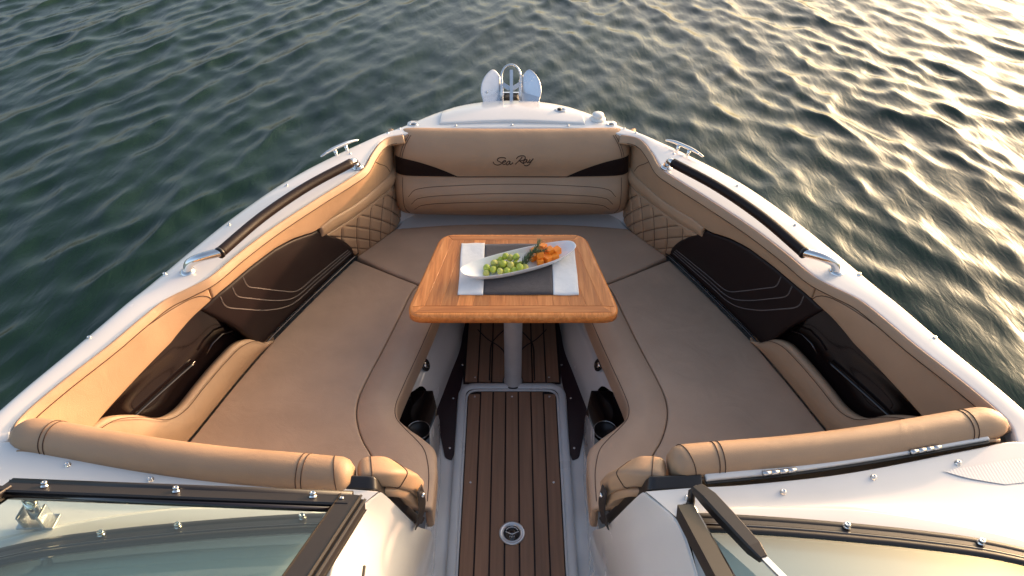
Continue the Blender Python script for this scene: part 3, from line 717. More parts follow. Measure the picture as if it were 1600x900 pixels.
# ---- anchor locker lid, bow fittings
fr = [(p[0], p[1]) for p in curve(OUT)(np.linspace(0, .16, 12)) if p[0] < .272]
front = [(-x, y - .030) for x, y in fr[::-1]] + [(x, y - .030) for x, y in fr[1:]]
cf = curve([(x, y, 1.006) for x, y in front])
lid = Pad('locker_lid', [[(-.290, 2.556, 1.008), (0, 2.572, 1.012), (.290, 2.556, 1.008)], [(-.288, 2.62, 1.012), (0, 2.68, 1.018), (.288, 2.62, 1.012)], [(-.284, 2.672, 1.005), (-.22, 2.716, 1.005), (-.12, 2.752, 1.006), (0, 2.764, 1.007), (.12, 2.752, 1.006), (.22, 2.716, 1.005), (.284, 2.672, 1.005)]], 'gelcoat', boat, nu=40, nv=14, r=.006, crown=.002, thick=.02)
latch = obj('locker_latch', lathe_mesh('locker_latch', [(.026, 0), (.026, .003), (.022, .005), (.012, .005), (.011, .003), (.0004, .003)], 'steel_satin', 28), lid.o, (.198, 2.652, 1.015)); latch.scale = (1.0, .75, 1)
obj('latch_button', lathe_mesh('latch_button', [(.010, 0), (.009, .004), (.0004, .005)], 'black_gloss', 18), lid.o, (.193, 2.652, 1.020))
nav = obj('navigation_light', lathe_mesh('navigation_light', [(.031, 0), (.031, .006), (.022, .009), (.020, .010), (.023, .013), (.024, .020), (.021, .026), (.010, .029), (.0004, .029)], 'lamp_plastic', 30), boat, (.344, 2.600, 1.002))
for s in (-1, 1):
    dm = obj('deck_fitting', lathe_mesh('deck_fitting', [(.020, 0), (.020, .003), (.016, .005), (.011, .005), (.010, .002), (.0004, .002)], 'steel_satin', 24), boat, (s*.392, 2.552, 1.001)); dm.scale = (1, .7, 1)
    obj('fitting_hole', lathe_mesh('fitting_hole', [(.0098, 0), (.0004, .0005)], 'black_plastic', 18), dm, (0, 0, .0028))
stud = lathe_mesh('snap_stud', [(.0072, 0), (.0072, .0015), (.0052, .003), (.0048, .005), (.0056, .0065), (.0046, .008), (.0026, .0082), (.0024, .006), (.0003, .006)], 'steel', 14)
for x, y in [(.783, 2.10), (.910, 1.863), (1.021, 1.611), (1.119, 1.343)]:
    for s in (-1, 1): obj('snap_stud', stud, boat, (s*x, y, .998))
for x, y in [(-.981, .94), (-.783, .902), (-.581, .869), (-.377, .854), (.578, .870), (.785, .907), (.987, .945), (.372, .857)]: obj('snap_stud', stud, boat, (x, y, 1.000))
small = lathe_mesh('deck_screw', [(.0046, 0), (.0046, .002), (.003, .0045), (.0004, .005)], 'steel', 12)
for x, y in [(-.441, 2.518), (.441, 2.518), (-.482, 2.483), (.482, 2.483), (-.222, 2.545), (0, 2.552), (.222, 2.545), (.60, 2.32), (-.60, 2.32)]: obj('deck_screw', small, boat, (x, y, 1.002))

# nonskid patch on the starboard deck
def dx(A, B, t, x0, z, n=12):
    c = curve(lerp2(A, B, t))(np.linspace(0, 1, 300)); c = c[c[:, 0] > x0]; return [(p[0], p[1], z) for p in curve(c[:, :2])(np.linspace(0, 1, n))]
ns = loft('nonskid_patch', [dx(D0, D1, .45, .94, 1.0026), dx(D0, D1, .75, .99, 1.0026), dx(D1, D2, .02, 1.06, 1.0028)], 'gelcoat', boat, nu=20, sub=3)
nm_ = M['gelcoat'].copy(); nm_.name = 'nonskid'; ns.data.materials[0] = nm_
_N = nm_.node_tree.nodes; _L = nm_.node_tree.links; _w = _N.new('ShaderNodeTexWave'); _w.inputs['Scale'].default_value = 42; _w.bands_direction = 'X'
_t = _N.new('ShaderNodeTexCoord'); _L.new(_t.outputs['Object'], _w.inputs[0]); _b = _N.new('ShaderNodeBump'); _b.inputs['Strength'].default_value = .10; _b.inputs['Distance'].default_value = .002
_L.new(_w.outputs[0], _b.inputs['Height']); _L.new(_b.outputs[0], _N['Principled BSDF'].inputs['Normal'])

# ---- handrails
for s in (-1, 1):
    A = np.array((.957*s, 1.622, 1.002)); B = np.array((.862*s, 1.650, 1.047)); C_ = np.array((.566*s, 2.176, 1.047)); D_ = np.array((.556*s, 2.225, 1.004))
    up_arc = np.array((.010*s, .008, 0.0))
    m1 = (B*.67 + C_*.33) + up_arc*2.2; m2 = (B*.33 + C_*.67) + up_arc*2.2
    hr = tube('handrail', curve([A + np.array((0, 0, 0)), A + np.array((-.012*s, .004, .028)), A*.5 + B*.5 + np.array((0, -.004, .022)), B + (m1 - B)*.05])(np.linspace(0, 1, 24)), .0135, 'steel', boat, n=16)
    hr['label'] = 'stainless grab rail with dark stitched grip on the ' + ('port' if s < 0 else 'starboard') + ' gunwale'
    tube('grip', curve([B, m1, m2, C_])(np.linspace(0, 1, 40)), .0165, 'dark_vinyl', hr, n=16)
    tube('grip_cuff', [B + (m1 - B)*.005, B + (m1 - B)*.04], .0178, 'black_plastic', hr, n=16)
    tube('rail_end', curve([C_ + (C_ - m2)*-.02, C_ + (C_ - m2)*.06, C_*.35 + D_*.65 + np.array((0, .008, .006)), D_])(np.linspace(0, 1, 16)), .0135, 'steel', hr, n=16)
    fl_m = lathe_mesh('rail_flange', [(.022, 0), (.022, .003), (.017, .007), (.0135, .008), (.0004, .008)], 'steel', 24)
    obj('rail_flange', fl_m, hr, (A[0], A[1], 1.001)); obj('rail_flange', fl_m, hr, (D_[0], D_[1], 1.001))

# ---- cleats standing on the gunwale edge
for s in (-1, 1):
    P0 = np.array((.700*s, 2.282, 1.016)); P1 = np.array((.582*s, 2.410, 1.016)); d = P1 - P0
    root = tube('cleat', curve([P0 + np.array((0, 0, -.004)), P0 + d*.2 + np.array((0, 0, .003)), P0 + d*.5 + np.array((0, 0, .005)), P0 + d*.8 + np.array((0, 0, .003)), P1 + np.array((0, 0, -.004))])(np.linspace(0, 1, 24)), np.r_[.0025, np.linspace(.004, .0065, 6), np.ones(10)*.007, np.linspace(.0065, .004, 6), .0025], 'steel', boat, n=12)
    for f in (.36, .64):
        q = P0 + d*f
        tube('cleat_leg', [q + np.array((0, 0, .0)), q + np.array((-.002*s, 0, -.02)), q + np.array((-.004*s, 0, -.042))], [.007, .0065, .009], 'steel', root, n=10)

# ---- windshields
WB = [(.352, .790), (.42, .788), (.55, .779), (.665, .768), (.80, .752), (.93, .730), (1.05, .690), (1.15, .620), (1.21, .50)]
wb = curve(WB); TU = np.linspace(0, 1, 50)
for s in (-1, 1):
    side = 'port' if s < 0 else 'starboard'
    b0 = wb(TU)
    ws = tube('windshield', [(s*p[0], p[1], 1.030) for p in b0], .011, 'frame_paint', boat, n=12)
    ws['label'] = 'dark framed curved ' + side + ' windshield of green tinted glass'
    tube('frame_bead', [(s*(p[0]), p[1] - .022, 1.040) for p in b0], .0065, 'black_gloss', ws, n=8)
    loft('frame_face', [[(s*p[0], p[1] - .004, 1.0395) for p in b0], [(s*p[0], p[1] - .030, 1.0440) for p in b0]], 'frame_paint', ws, nu=50, sub=2)
    tube('frame_bead', [(s*(p[0]), p[1] - .034, 1.045) for p in b0], .0085, 'frame_paint', ws, n=8)
    rake = .47; dep = .55
    loft('pane', [[(s*p[0], p[1] - .034, 1.047) for p in b0], [(s*(p[0]*.97 + .01), p[1] - .034 - dep*.5, 1.047 + dep*.5*rake) for p in b0], [(s*(p[0]*.94 + .02), p[1] - .034 - dep, 1.047 + dep*rake*.96) for p in b0]], 'tinted_glass', ws, nu=50, sub=6)
    tube('top_frame', [(s*(p[0]*.94 + .02), p[1] - .034 - dep, 1.047 + dep*rake*.96) for p in b0], .012, 'frame_paint', ws, n=10)
    p0 = np.array((.345, .792, 1.052)); p1 = np.array((.392, .20, 1.325))
    V, F = tube_geo([(s*p0[0], p0[1], p0[2]), (s*p1[0], p1[1], p1[2])], .022, 4, True, 1.0, up=(.7, 0, .7))
    obj('post', mesh_from('post', V, F, 'frame_paint', smooth=False), ws)
    tube('post_bead', [(s*(p0[0] + .022), p0[1] - .008, p0[2] - .002), (s*(p1[0] + .022), p1[1], p1[2] - .002)], .008, 'black_gloss', ws, n=8)
    sn = lathe_mesh('frame_snap', [(.0080, 0), (.0080, .002), (.0058, .0035), (.0054, .006), (.0064, .008), (.0050, .010), (.0030, .0102), (.0026, .008), (.0003, .008)], 'steel', 16)
    for u_ in ((.663, .911) if s > 0 else (.42, .662, .806)):
        yq = float(np.interp(u_, [p[0] for p in WB], [p[1] for p in WB]))
        obj('frame_snap', sn, ws, (s*u_, yq - .004, 1.041), (R(-8), 0, 0))

# walk-through centre pane folded over the port windshield
A0 = np.array((-.318, .782, 1.098)); A1 = np.array((-1.005, .812, 1.098)); rk = np.array((-.09, -.56, .262))
def bar(nm, a, b, w, h, m, parent, updir):
    V, F = tube_geo([a, b], 1.0, 4, True); a = np.array(a); b = np.array(b); T = (b-a)/np.linalg.norm(b-a); n_ = np.array(updir) - T*(np.array(updir) @ T); n_ /= np.linalg.norm(n_); c_ = np.cross(T, n_)
    bm = bmesh.new(); bmesh.ops.create_cube(bm, size=1); L_ = np.linalg.norm(b-a)
    for v in bm.verts:
        x, y, z = v.co; q = (a+b)/2 + T*x*L_ + c_*y*w + n_*z*h; v.co = Vector(q)
    bmesh.ops.bevel(bm, geom=list(bm.edges), offset=min(w, h)*.18, segments=2, affect='EDGES', profile=.5)
    return bm_obj(nm, bm, m, parent, False)
nrm3 = np.cross((A1 - A0)/np.linalg.norm(A1 - A0), rk/np.linalg.norm(rk)); nrm3 = nrm3 if nrm3[2] > 0 else -nrm3
cp_ = bar('centre_pane', A0, A1, .036, .016, 'frame_paint', boat, nrm3)
cp_['label'] = 'folded back walk-through windshield pane lying over the port glass'
rkn = rk/np.linalg.norm(rk)
tube('pane_gasket', [A0 - rkn*.020 + nrm3*.002, A1 - rkn*.020 + nrm3*.002], .0105, 'black_plastic', cp_, n=10)
tube('pane_gasket', [A0 + rkn*.021 - nrm3*.002, A1 + rkn*.021 - nrm3*.002], .0065, 'black_gloss', cp_, n=8)
bar('side_bar', A0 - rkn*.012, A0 + rk, .040, .018, 'frame_paint', cp_, nrm3)
bar('side_bar', A0 - rkn*.0 + np.array((.020, 0, -.008)), A0 + rk + np.array((.020, 0, -.008)), .020, .022, 'black_plastic', cp_, nrm3)
bar('side_bar', A1 + rkn*.005, A1 + rk, .036, .018, 'frame_paint', cp_, nrm3)
bar('top_bar', A0 + rk, A1 + rk, .036, .016, 'frame_paint', cp_, nrm3)
loft('pane', [[A0 + rkn*.015, A1 + rkn*.015], [A0 + rk, A1 + rk]], 'tinted_glass', cp_, nu=4, sub=2)
ax = (A1 - A0)
for f in (.105, .50, .885):
    q = A0 + ax*f + nrm3*.008 - rkn*.004
    obj('frame_snap', sn, cp_, q, Vector(nrm3).to_track_quat('Z', 'Y').to_euler())
obj('bracket_bolt', scr, cp_, A0 + nrm3*.0095 + ax*.02, Vector(nrm3).to_track_quat('Z', 'Y').to_euler())

# steel latch bracket on the port deck, seen through the pane
lb = box('deck_bracket', (-.955, .785, 1.026), (.075, .035, .006), 'steel_satin', boat, bev=.002)
box('bracket_cheek', (-.975, .785, 1.045), (.006, .034, .038), 'steel_satin', lb, bev=.002)
box('bracket_cheek', (-.935, .785, 1.045), (.006, .034, .038), 'steel_satin', lb, bev=.002)
tube('bracket_arm', [(-.955, .79, 1.04), (-.958, .80, 1.085)], .012, 'steel', lb, n=12)

# wiper on the starboard foredeck
wp = obj('wiper', lathe_mesh('wiper', [(.018, 0), (.018, .003), (.013, .006), (.009, .012), (.008, .040), (.0004, .042)], 'black_plastic', 24), boat, (.366, .822, 1.004))
wp['label'] = 'black wiper arm standing over the starboard windshield base'
obj('wiper_collar', lathe_mesh('wiper_collar', [(.0205, 0), (.0205, .0025), (.019, .0035), (.0004, .0035)], 'steel', 24), wp, (0, 0, -.001))
wroot = wp
def tri_bar(nm, path, hw_, hh, m, parent):
    V, F = [], []; P = np.array(path)
    T = P[-1] - P[0]; T /= np.linalg.norm(T); sd = np.cross(T, (0, 0, 1.0)); sd /= np.linalg.norm(sd); up_ = np.cross(sd, T)
    sec = [(-1, -1), (1, -1), (.92, .6), (.7, 1), (-.7, 1), (-.92, .6)]
    for i, p in enumerate(P):
        for a, b in sec: V.append(p + sd*a*hw_[i] + up_*b*hh[i])
    n_ = len(sec)
    for i in range(len(P)-1):
        for q in range(n_): F.append((i*n_+q, i*n_+(q+1) % n_, (i+1)*n_+(q+1) % n_, (i+1)*n_+q))
    F += [tuple(range(n_)), tuple((len(P)-1)*n_+q for q in range(n_))]
    return obj(nm, mesh_from(nm, V, F, m, smooth=False), parent)
WORLD[wp] = Vector((.366, .822, 1.004))
tri_bar('wiper_arm', [(.378, .838, 1.066), (.392, .806, 1.078), (.412, .745, 1.10), (.437, .672, 1.125), (.446, .648, 1.130)], [.014, .0175, .0175, .015, .0085], [.006, .010, .010, .009, .006], 'frame_paint', wp)
tube('wiper_link', [(.366, .822, 1.04), (.368, .835, 1.055), (.378, .836, 1.066)], .008, 'black_plastic', wp, n=8)
bar('wiper_blade', (.444, .655, 1.128), (.52, .47, 1.19), .010, .006, 'steel_satin', wp, (0, .3, 1))

# raised door stile on the port console
dl = Pad('door_stile', [[(-.338, .725, 1.030), (-.352, .40, 1.035)], [(-.305, .735, .945), (-.298, .40, .935)]], 'gelcoat', boat, hint=(.7, 0, .7), nu=8, nv=5, r=.006, crown=0, thick=.02)
tube('door_gap', [(-.302, .738, .938), (-.292, .40, .928)], .0032, 'rubber', dl.o, n=6)

# ================================================================== SEAT CUSHIONS (lift out)
for s in (-1, 1):
    nm = 'port' if s < 0 else 'starboard'
    side = 'left' if s < 0 else 'right'
    th = thing('seat_cushion', f'long tan side seat cushion with rolled walkway edge, on the {side} of the table', 'cushion', (s*.6, 1.6, .50), 'seat cushions of the bow lounge')
    outer = [(s*(sm(y, BB) - .006), y, .600) for y in ys(2.198, 1.09, 40)]
    inner = [(s*x, y, .600) for x, y in curve([(.357, 2.045), (.374, 2.01), (.406, 1.86), (.436, 1.72), (.474, 1.56), (.487, 1.48), (.480, 1.405), (.448, 1.32), (.412, 1.262), (.385, 1.20), (.375, 1.09)])(np.linspace(0, 1, 40))]
    cp = Pad('pad', [outer, inner], 'seat_vinyl', th, nu=190, nv=30, r=.007, crown=.004, thick=.09, relief=pucker)
    e1 = [(s*x, y) for x, y in curve([(.3565, 2.045), (.3735, 2.01), (.4055, 1.86), (.4355, 1.72), (.4735, 1.56), (.4865, 1.48), (.4795, 1.405), (.4475, 1.32), (.4115, 1.262), (.3845, 1.20), (.3745, 1.09)])(np.linspace(0, 1, 50))]
    e2 = [(s*x, y) for x, y in curve([(.262, 2.00), (.268, 1.93), (.292, 1.80), (.330, 1.63), (.360, 1.49), (.364, 1.445), (.352, 1.402), (.312, 1.362), (.258, 1.318), (.230, 1.285), (.221, 1.235), (.219, 1.09)])(np.linspace(0, 1, 50))]
    A = np.array([(x, y, .598) for x, y in e1]); B = np.array([(x, y, .592) for x, y in e2])
    mids = [A*(1-q) + B*q + np.array((0, 0, hz)) for q, hz in ((.25, .009), (.55, .014), (.85, .008))]
    B2 = B.copy(); B2[:, 2] = .565; B3 = B.copy(); B3[:, 2] = .505
    rp = Pad('rolled_edge', [A] + mids + [B, B2, B3], 'seat_vinyl', th, hint=(-s*.3, 0, 1), nu=70, nv=26, r=.007, crown=.002, thick=.02)
    pathB = []
    for i in range(2, 49): pathB.append(B[i] + np.array((0, 0, .0055)) + (A[i]-B[i])/np.linalg.norm(A[i]-B[i])*.006)
    vv = [rp.at(u_, .58, .0006) for u_ in np.linspace(.02, .98, 90)]
    seam(vv, rp.o, 'thread_dark', .0011)

fc = thing('seat_cushion', 'wide tan front seat cushion below the bow backrest, behind the table', 'cushion', (0, 2.2, .50), 'seat cushions of the bow lounge')
Pad('pad', [[(-.483, 2.410, .602), (-.25, 2.438, .602), (0, 2.446, .602), (.25, 2.438, .602), (.483, 2.410, .602)],
            [(-.615, 2.220, .602), (-.50, 2.140, .602), (-.360, 2.055, .602), (-.270, 1.99, .602), (-.12, 1.965, .602), (0, 1.96, .602), (.12, 1.965, .602), (.270, 1.99, .602), (.360, 2.055, .602), (.50, 2.14, .602), (.615, 2.220, .602)]],
    'seat_vinyl', fc, nu=190, nv=30, r=.009, crown=.005, thick=.09, relief=pucker)

# ================================================================== TABLE
tbl = thing('table', 'varnished teak pedestal table standing in the bow lounge', 'table', (.004, 1.85, .26))
TZ = .820; xo = .004
def ty(f): return 1.628 + (2.070 - 1.628)*f
def thw(y): return .343 + (.259 - .343)*(y - 1.628)/.442
rim = round_poly([(xo - thw(1.628), 1.628), (xo + thw(1.628), 1.628), (xo + thw(2.07), 2.070), (xo - thw(2.07), 2.070)], [.066, .066, .055, .055], 12)
core = prism('tabletop', rim, TZ - .030, TZ - .0008, 'teak', tbl, bev=.011, seg=5, smooth=True)
ynear, yfar = 1.676, 2.030
hwi = lambda y: thw(y) - .052
nst = 11
for k in range(nst):
    a, b = -1 + 2*k/nst, -1 + 2*(k+1)/nst; g = .0006
    prism('stave', [(xo + a*hwi(ynear) + g, ynear + g), (xo + b*hwi(ynear) - g, ynear + g), (xo + b*hwi(yfar) - g, yfar - g), (xo + a*hwi(yfar) + g, yfar - g)], TZ - .004, TZ + .0002, 'teak', core, bev=.0004, seg=1)
ins = .013
def edge_piece(p): prism('border', p, TZ - .004, TZ + .0003, 'teak', core, bev=.0005, seg=1)
for sg in (-1, 1):
    pts = [(xo + sg*(hwi(ynear) + .0006), ynear), (xo + sg*(thw(1.628) - ins - .010), 1.672), (xo + sg*(thw(2.07) - ins - .002), 2.045), (xo + sg*(hwi(yfar) + .0006), yfar)]
    prism('border', pts, TZ - .004, TZ + .0003, 'teak', core, bev=.0005, seg=1)
c1 = prism('border', [(xo - hwi(ynear), ynear - .0006), (xo + hwi(ynear), ynear - .0006), (xo + thw(1.64) - .030, 1.645), (xo - thw(1.64) + .030, 1.645)], TZ - .004, TZ + .0003, 'teak_cross', core, bev=.0005, seg=1)
c2 = prism('border', [(xo - hwi(yfar), yfar + .0006), (xo + hwi(yfar), yfar + .0006), (xo + thw(2.06) - .030, 2.054), (xo - thw(2.06) + .030, 2.054)], TZ - .004, TZ + .0003, 'teak_cross', core, bev=.0005, seg=1)
ped = obj('pedestal', lathe_mesh('pedestal', [(.036, 0), (.036, .006), (.033, .010), (.033, .20), (.0335, .24), (.0335, .49), (.033, .50), (.06, .515), (.10, .522), (.10, .530), (.0005, .530)], 'pedestal_metal', 40), tbl, (xo, 1.865, .260))
obj('pedestal_socket', lathe_mesh('pedestal_socket', [(.040, 0), (.040, .003), (.037, .005), (.0004, .005)], 'black_plastic', 36), tbl, (xo, 1.865, .2598))
box('table_bracket', (xo, 1.93, .775), (.10, .10, .022), 'steel_satin', tbl, bev=.004)

# ---- napkin
nz = TZ + .0006
nap = thing('napkin', 'folded white cloth napkin with a broad charcoal band, under the platter', 'napkin', (.02, 1.87, nz))
def nap_piece(nm, x0n, x1n, x0f, x1f, m, lift, yn, yf):
    nu, nv = 26, 22; G = np.zeros((nu, nv, 3))
    for i in range(nu):
        for j in range(nv):
            a, b = i/(nu-1), j/(nv-1)
            xn = x0n + (x1n - x0n)*a; xf = x0f + (x1f - x0f)*a
            x = xn*(1-b) + xf*b + .0006*math.sin(b*7 + x0n*40); y = yn + (yf-yn)*b + .0007*math.sin(a*5 + yn*50 + x0n*30)
            e = min(a*(x1n-x0n), (1-a)*(x1n-x0n), b*.27, (1-b)*.27)
            z = nz + .0045 + lift + .0012*math.sin(a*5 + b*7 + x0n*20) + .0003*math.sin(a*9 + b*3) - .0018*math.exp(-e/.003)
            G[i, j] = (x, y, z)
    n = nu*nv; Bk = G.copy(); Bk[..., 2] = nz
    V = np.vstack([G.reshape(-1, 3), Bk.reshape(-1, 3)])
    F = grid_faces(nu, nv) + [f[::-1] for f in grid_faces(nu, nv, n)]
    ring = [i*nv for i in range(nu)] + [(nu-1)*nv + j for j in range(1, nv)] + [i*nv + nv-1 for i in range(nu-2, -1, -1)] + [j for j in range(nv-2, 0, -1)]
    for a, b in zip(ring, ring[1:] + ring[:1]): F.append((a, b, b+n, a+n))
    return obj(nm, mesh_from(nm, V, F, m), nap)
nap_piece('white_end', -.175, -.093, -.178, -.096, 'cloth_white', .0006, 1.727, 2.006)
nap_piece('charcoal_band', -.0935, .135, -.0965, .139, 'cloth_charcoal', 0, 1.7285, 2.002)
nap_piece('white_end', .134, .2165, .138, .219, 'cloth_white', .0012, 1.726, 2.000)

# ---- platter
PZ = nz + .0075
pa = np.array((-.166, 1.792)); pb = np.array((.214, 1.944)); pm = (pa + pb)/2; ax2 = (pb - pa); Lp = np.linalg.norm(ax2)/2; ax2 = ax2/np.linalg.norm(ax2); ay2 = np.array((-ax2[1], ax2[0]))
def platter():
    prof = [(.0, .004), (.45, .0042), (.66, .006), (.82, .012), (.92, .020), (.975, .027), (1.0, .0300), (1.010, .0295), (1.0, .0265), (.955, .018), (.86, .008), (.70, .001), (.5, 0), (0.0, 0)]
    n = 64; V = []; F = []
    for f, z in prof:
        for q in range(n):
            t = 2*math.pi*q/n; c, s_ = math.cos(t), math.sin(t)
            x = Lp*f*np.sign(c)*abs(c)**.92; y = .056*f*np.sign(s_)*abs(s_)**.80
            zz = z + (.010*(abs(c)**3)*f**4)
            p = pm + ax2*x + ay2*y
            V.append((p[0], p[1], PZ + zz))
    k = len(prof)
    for i in range(k-1):
        for q in range(n): F.append((i*n+q, i*n+(q+1) % n, (i+1)*n+(q+1) % n, (i+1)*n+q))
    return obj('serving_platter', mesh_from('serving_platter', V, F, 'ceramic'))
tag(platter(), 'long white boat-shaped ceramic platter on the napkin, holding grapes and orange cubes', 'platter')

# ---- grapes, cubes, rosemary
GR = [(-.022, 1.878, .866), (-.006, 1.880, .858), (.014, 1.876, .864), (-.038, 1.876, .853), (-.059, 1.858, .851), (-.048, 1.872, .846), (-.030, 1.842, .861), (-.005, 1.838, .857), (.012, 1.862, .846), (.026, 1.828, .857), (.043, 1.840, .848), (-.083, 1.838, .846), (-.062, 1.822, .853), (-.039, 1.815, .851), (-.016, 1.820, .848), (.007, 1.826, .845), (-.085, 1.816, .842), (-.058, 1.842, .842), (-.020, 1.856, .845), (-.040, 1.860, .843), (.030, 1.858, .845)]
gb = thing('grape_bunch', 'bunch of pale green grapes on the white platter', 'grapes', (-.02, 1.85, .832))
bm = bmesh.new(); bmesh.ops.create_icosphere(bm, subdivisions=3, radius=1); gm = bpy.data.meshes.new('grape'); bm.to_mesh(gm); bm.free()
gm.polygons.foreach_set('use_smooth', [True]*len(gm.polygons)); gm.materials.append(M['grape'])
gm2 = gm.copy(); gm2.materials[0] = M['grape_pale']
for gi, (x, y, z) in enumerate(GR):
    g = obj('grape', gm2 if gi % 3 == 1 else gm, gb, (x, y, z - .003), (random.uniform(-.6, .6), random.uniform(-.6, .6), random.uniform(0, 6)))
    r_ = random.uniform(.0108, .0140); g.scale = (r_, r_*random.uniform(.95, 1.05), r_*random.uniform(1.02, 1.22))
for a, b in [((-.075, 1.838, .852), (.03, 1.85, .858)), ((-.02, 1.85, .858), (-.008, 1.885, .866)), ((.0, 1.85, .859), (.028, 1.87, .866)), ((-.045, 1.85, .856), (-.05, 1.825, .858))]:
    a, b = np.array(a), np.array(b); tube('stem', curve([a, a*.6 + b*.4 + np.array((.002, .002, .004)), b])(np.linspace(0, 1, 10)), .0013, 'grape_stem', gb, n=6)

CH = [(.093, 1.878, .872, .3), (.094, 1.868, .849, .15), (.128, 1.907, .866, .5), (.146, 1.894, .850, .25), (.119, 1.884, .849, .8), (.078, 1.926, .849, .4), (.104, 1.926, .864, 1.0), (.152, 1.914, .860, .65), (.122, 1.910, .8485, .2), (.070, 1.893, .8485, .6)]
lab = ['orange cube stacked on top at the near left of the cube pile', 'orange cube lowest at the near left, beside the rosemary', 'large orange cube on top at the middle of the pile', 'orange cube at the near right end of the pile',
       'orange cube half hidden between the two near cubes', 'orange cube at the far left behind the rosemary tip', 'orange cube on top at the far side of the pile', 'orange cube leaning at the right end of the pile', 'orange cube low under the middle of the pile', 'orange cube under the rosemary sprig']
for (x, y, z, a), lb_ in zip(CH, lab):
    c = .0120*random.uniform(.93, 1.12)
    o = box('food_cube', (0, 0, 0), (2*c, 2*c*random.uniform(.9, 1.1), 2*c*.95), 'cheese', None, bev=.0016, seg=2)
    o.location = (x, y, z - .001); o.rotation_euler = (random.uniform(-.15, .15), random.uniform(-.15, .15), a)
    tag(o, lb_, 'food cube', 'orange food cubes on the platter')

def sprig(pts, label, seed):
    rg = random.Random(seed)
    th = thing('rosemary_sprig', label, 'rosemary', pts[0], 'rosemary sprigs on the platter')
    c = curve(pts)(np.linspace(0, 1, 30)); st = tube('stem', c, .0012, 'rosemary_stem', th, n=6)
    V = []; F = []
    for i in range(1, 30):
        for q in range(3):
            T = c[i] - c[i-1]; T /= np.linalg.norm(T); a = rg.uniform(0, 6.28)
            n1 = np.cross(T, (0, 0, 1)); n1 /= np.linalg.norm(n1); n2 = np.cross(n1, T)
            d = T*rg.uniform(.5, 1.0) + (n1*math.cos(a) + n2*abs(math.sin(a)))*.9; d /= np.linalg.norm(d); L_ = rg.uniform(.010, .021)
            v, f = tube_geo([c[i], c[i] + d*L_*.5 + T*.001, c[i] + d*L_ + T*.004], [.0007, .0009, .0003], 4)
            o_ = len(V); V += v; F += [tuple(k + o_ for k in ff) for ff in f]
    nd = obj('needles', mesh_from('needles', V, F, 'rosemary'), th); nd['kind'] = 'stuff'
sprig([(.030, 1.842, .852), (.048, 1.855, .870), (.066, 1.872, .880), (.080, 1.895, .884), (.094, 1.925, .888)], 'upright green rosemary sprig with its tip over the far orange cubes', 1)
sprig([(.034, 1.862, .852), (.055, 1.866, .872), (.080, 1.876, .882), (.108, 1.886, .881)], 'green rosemary sprig lying across toward the middle orange cubes', 2)
sprig([(.040, 1.838, .848), (.050, 1.852, .856), (.064, 1.878, .866), (.076, 1.900, .868)], 'short low rosemary sprig touching the grapes', 3)

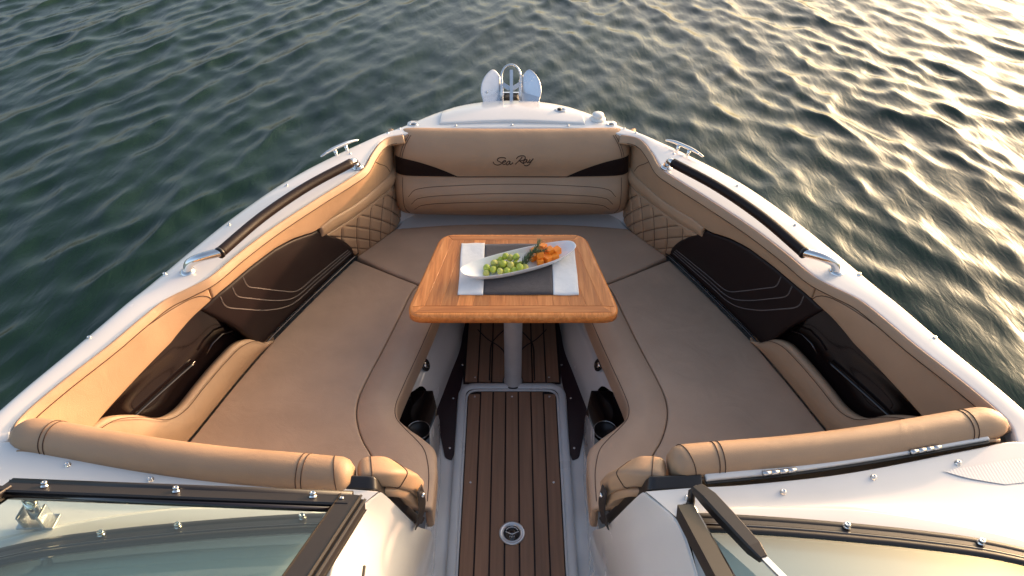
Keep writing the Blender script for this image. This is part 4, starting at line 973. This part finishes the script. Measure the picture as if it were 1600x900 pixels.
# ================================================================== ANCHOR on the bow roller
ro = thing('anchor', 'polished plough anchor with hoop, stowed over the bow tip', 'anchor', (0, 2.85, .93))
le = R(52); fwd = np.array((0, math.cos(le), math.sin(le)))
sc2 = .00280; base = np.array((-.004, 2.795, .985))
def fl_pt(u_, w_, dep=0.0):   # lateral px, height px
    out = abs(u_)*.00290
    p = base + np.array((u_*sc2, 0, 0)) + fwd*w_*sc2*1.02
    p = p + np.array((0, -.35*max(0, out - .045), .28*max(0, out - .045)))
    return p + np.array((0, -math.sin(le), math.cos(le)))*dep
for s in (-1, 1):
    nO = [(-43, 2), (-45, 12), (-44, 22), (-41, 31), (-36, 39), (-30, 45), (-26, 46.5), (-22, 44), (-17, 38)]
    nI = [(-15.5, -8), (-15.5, 2), (-15.5, 10), (-15.7, 16), (-16, 22), (-16, 27), (-16, 31), (-16, 34), (-16.5, 37)]
    Go = curve([(a, b, 0) for a, b in nO])(np.linspace(0, 1, 20)); Gi = curve([(a, b, 0) for a, b in nI])(np.linspace(0, 1, 20))
    rows = [[fl_pt(-s*q[0], q[1]) for q in (Go*(1-v) + Gi*v)] for v in np.linspace(0, 1, 8)]
    Pad('fluke', rows, 'anchor_metal', ro, hint=(0, -1, 1), nu=24, nv=10, r=.0018, crown=0, thick=.005)
    # lower wing bent back toward the deck
    w1 = [fl_pt(s*43, 4, .003), fl_pt(s*30, 9, .003), fl_pt(s*15.5, 15, .003)]
    w2 = [fl_pt(s*41, -6, .012), fl_pt(s*28, -6, .016), fl_pt(s*15.5, -6, .018)]
    Pad('fluke_wing', [w1, w2], 'anchor_metal', ro, hint=(0, -1, 1), nu=12, nv=5, r=.0015, crown=0, thick=.004)
    bar('shank_brace', fl_pt(s*13.5, 26, .004), fl_pt(s*2, 18, .016), .016, .005, 'anchor_metal', ro, (0, -1, 1))
    bar('roller_cheek', (s*.037 - .004, 2.775, 1.004), (s*.037 - .004, 2.87, 1.03), .006, .045, 'anchor_metal', ro, (0, 0, 1))
hoop = [fl_pt(-14.5, -4, .006), fl_pt(-14.5, 20, .008)] + [fl_pt(14.5*math.cos(t), 36 + 18*math.sin(t), .008) for t in np.linspace(math.pi, 0, 22)] + [fl_pt(14.5, 20, .008), fl_pt(14.5, -4, .006)]
tube('hoop', hoop, .0048, 'steel', ro, n=12)
bar('shank', fl_pt(.5, -6, .022), fl_pt(.5, 44, .022), .010, .016, 'anchor_metal', ro, (0, -1, 1))
bz = box('bow_roller', (-.004, 2.86, .965), (.066, .07, .05), 'rubber', boat, bev=.012, seg=3)
bar('roller_pin', (-.045, 2.87, .99), (.037, 2.87, .99), .008, .008, 'steel', ro, (0, 0, 1))
for u_, w_ in ((-36, 12), (-16.5, 11), (16.5, 11), (16.5, 2)):
    obj('anchor_rivet', small, ro, fl_pt(u_, w_, .002), Vector((0, -math.sin(le), math.cos(le))).to_track_quat('Z', 'Y').to_euler())
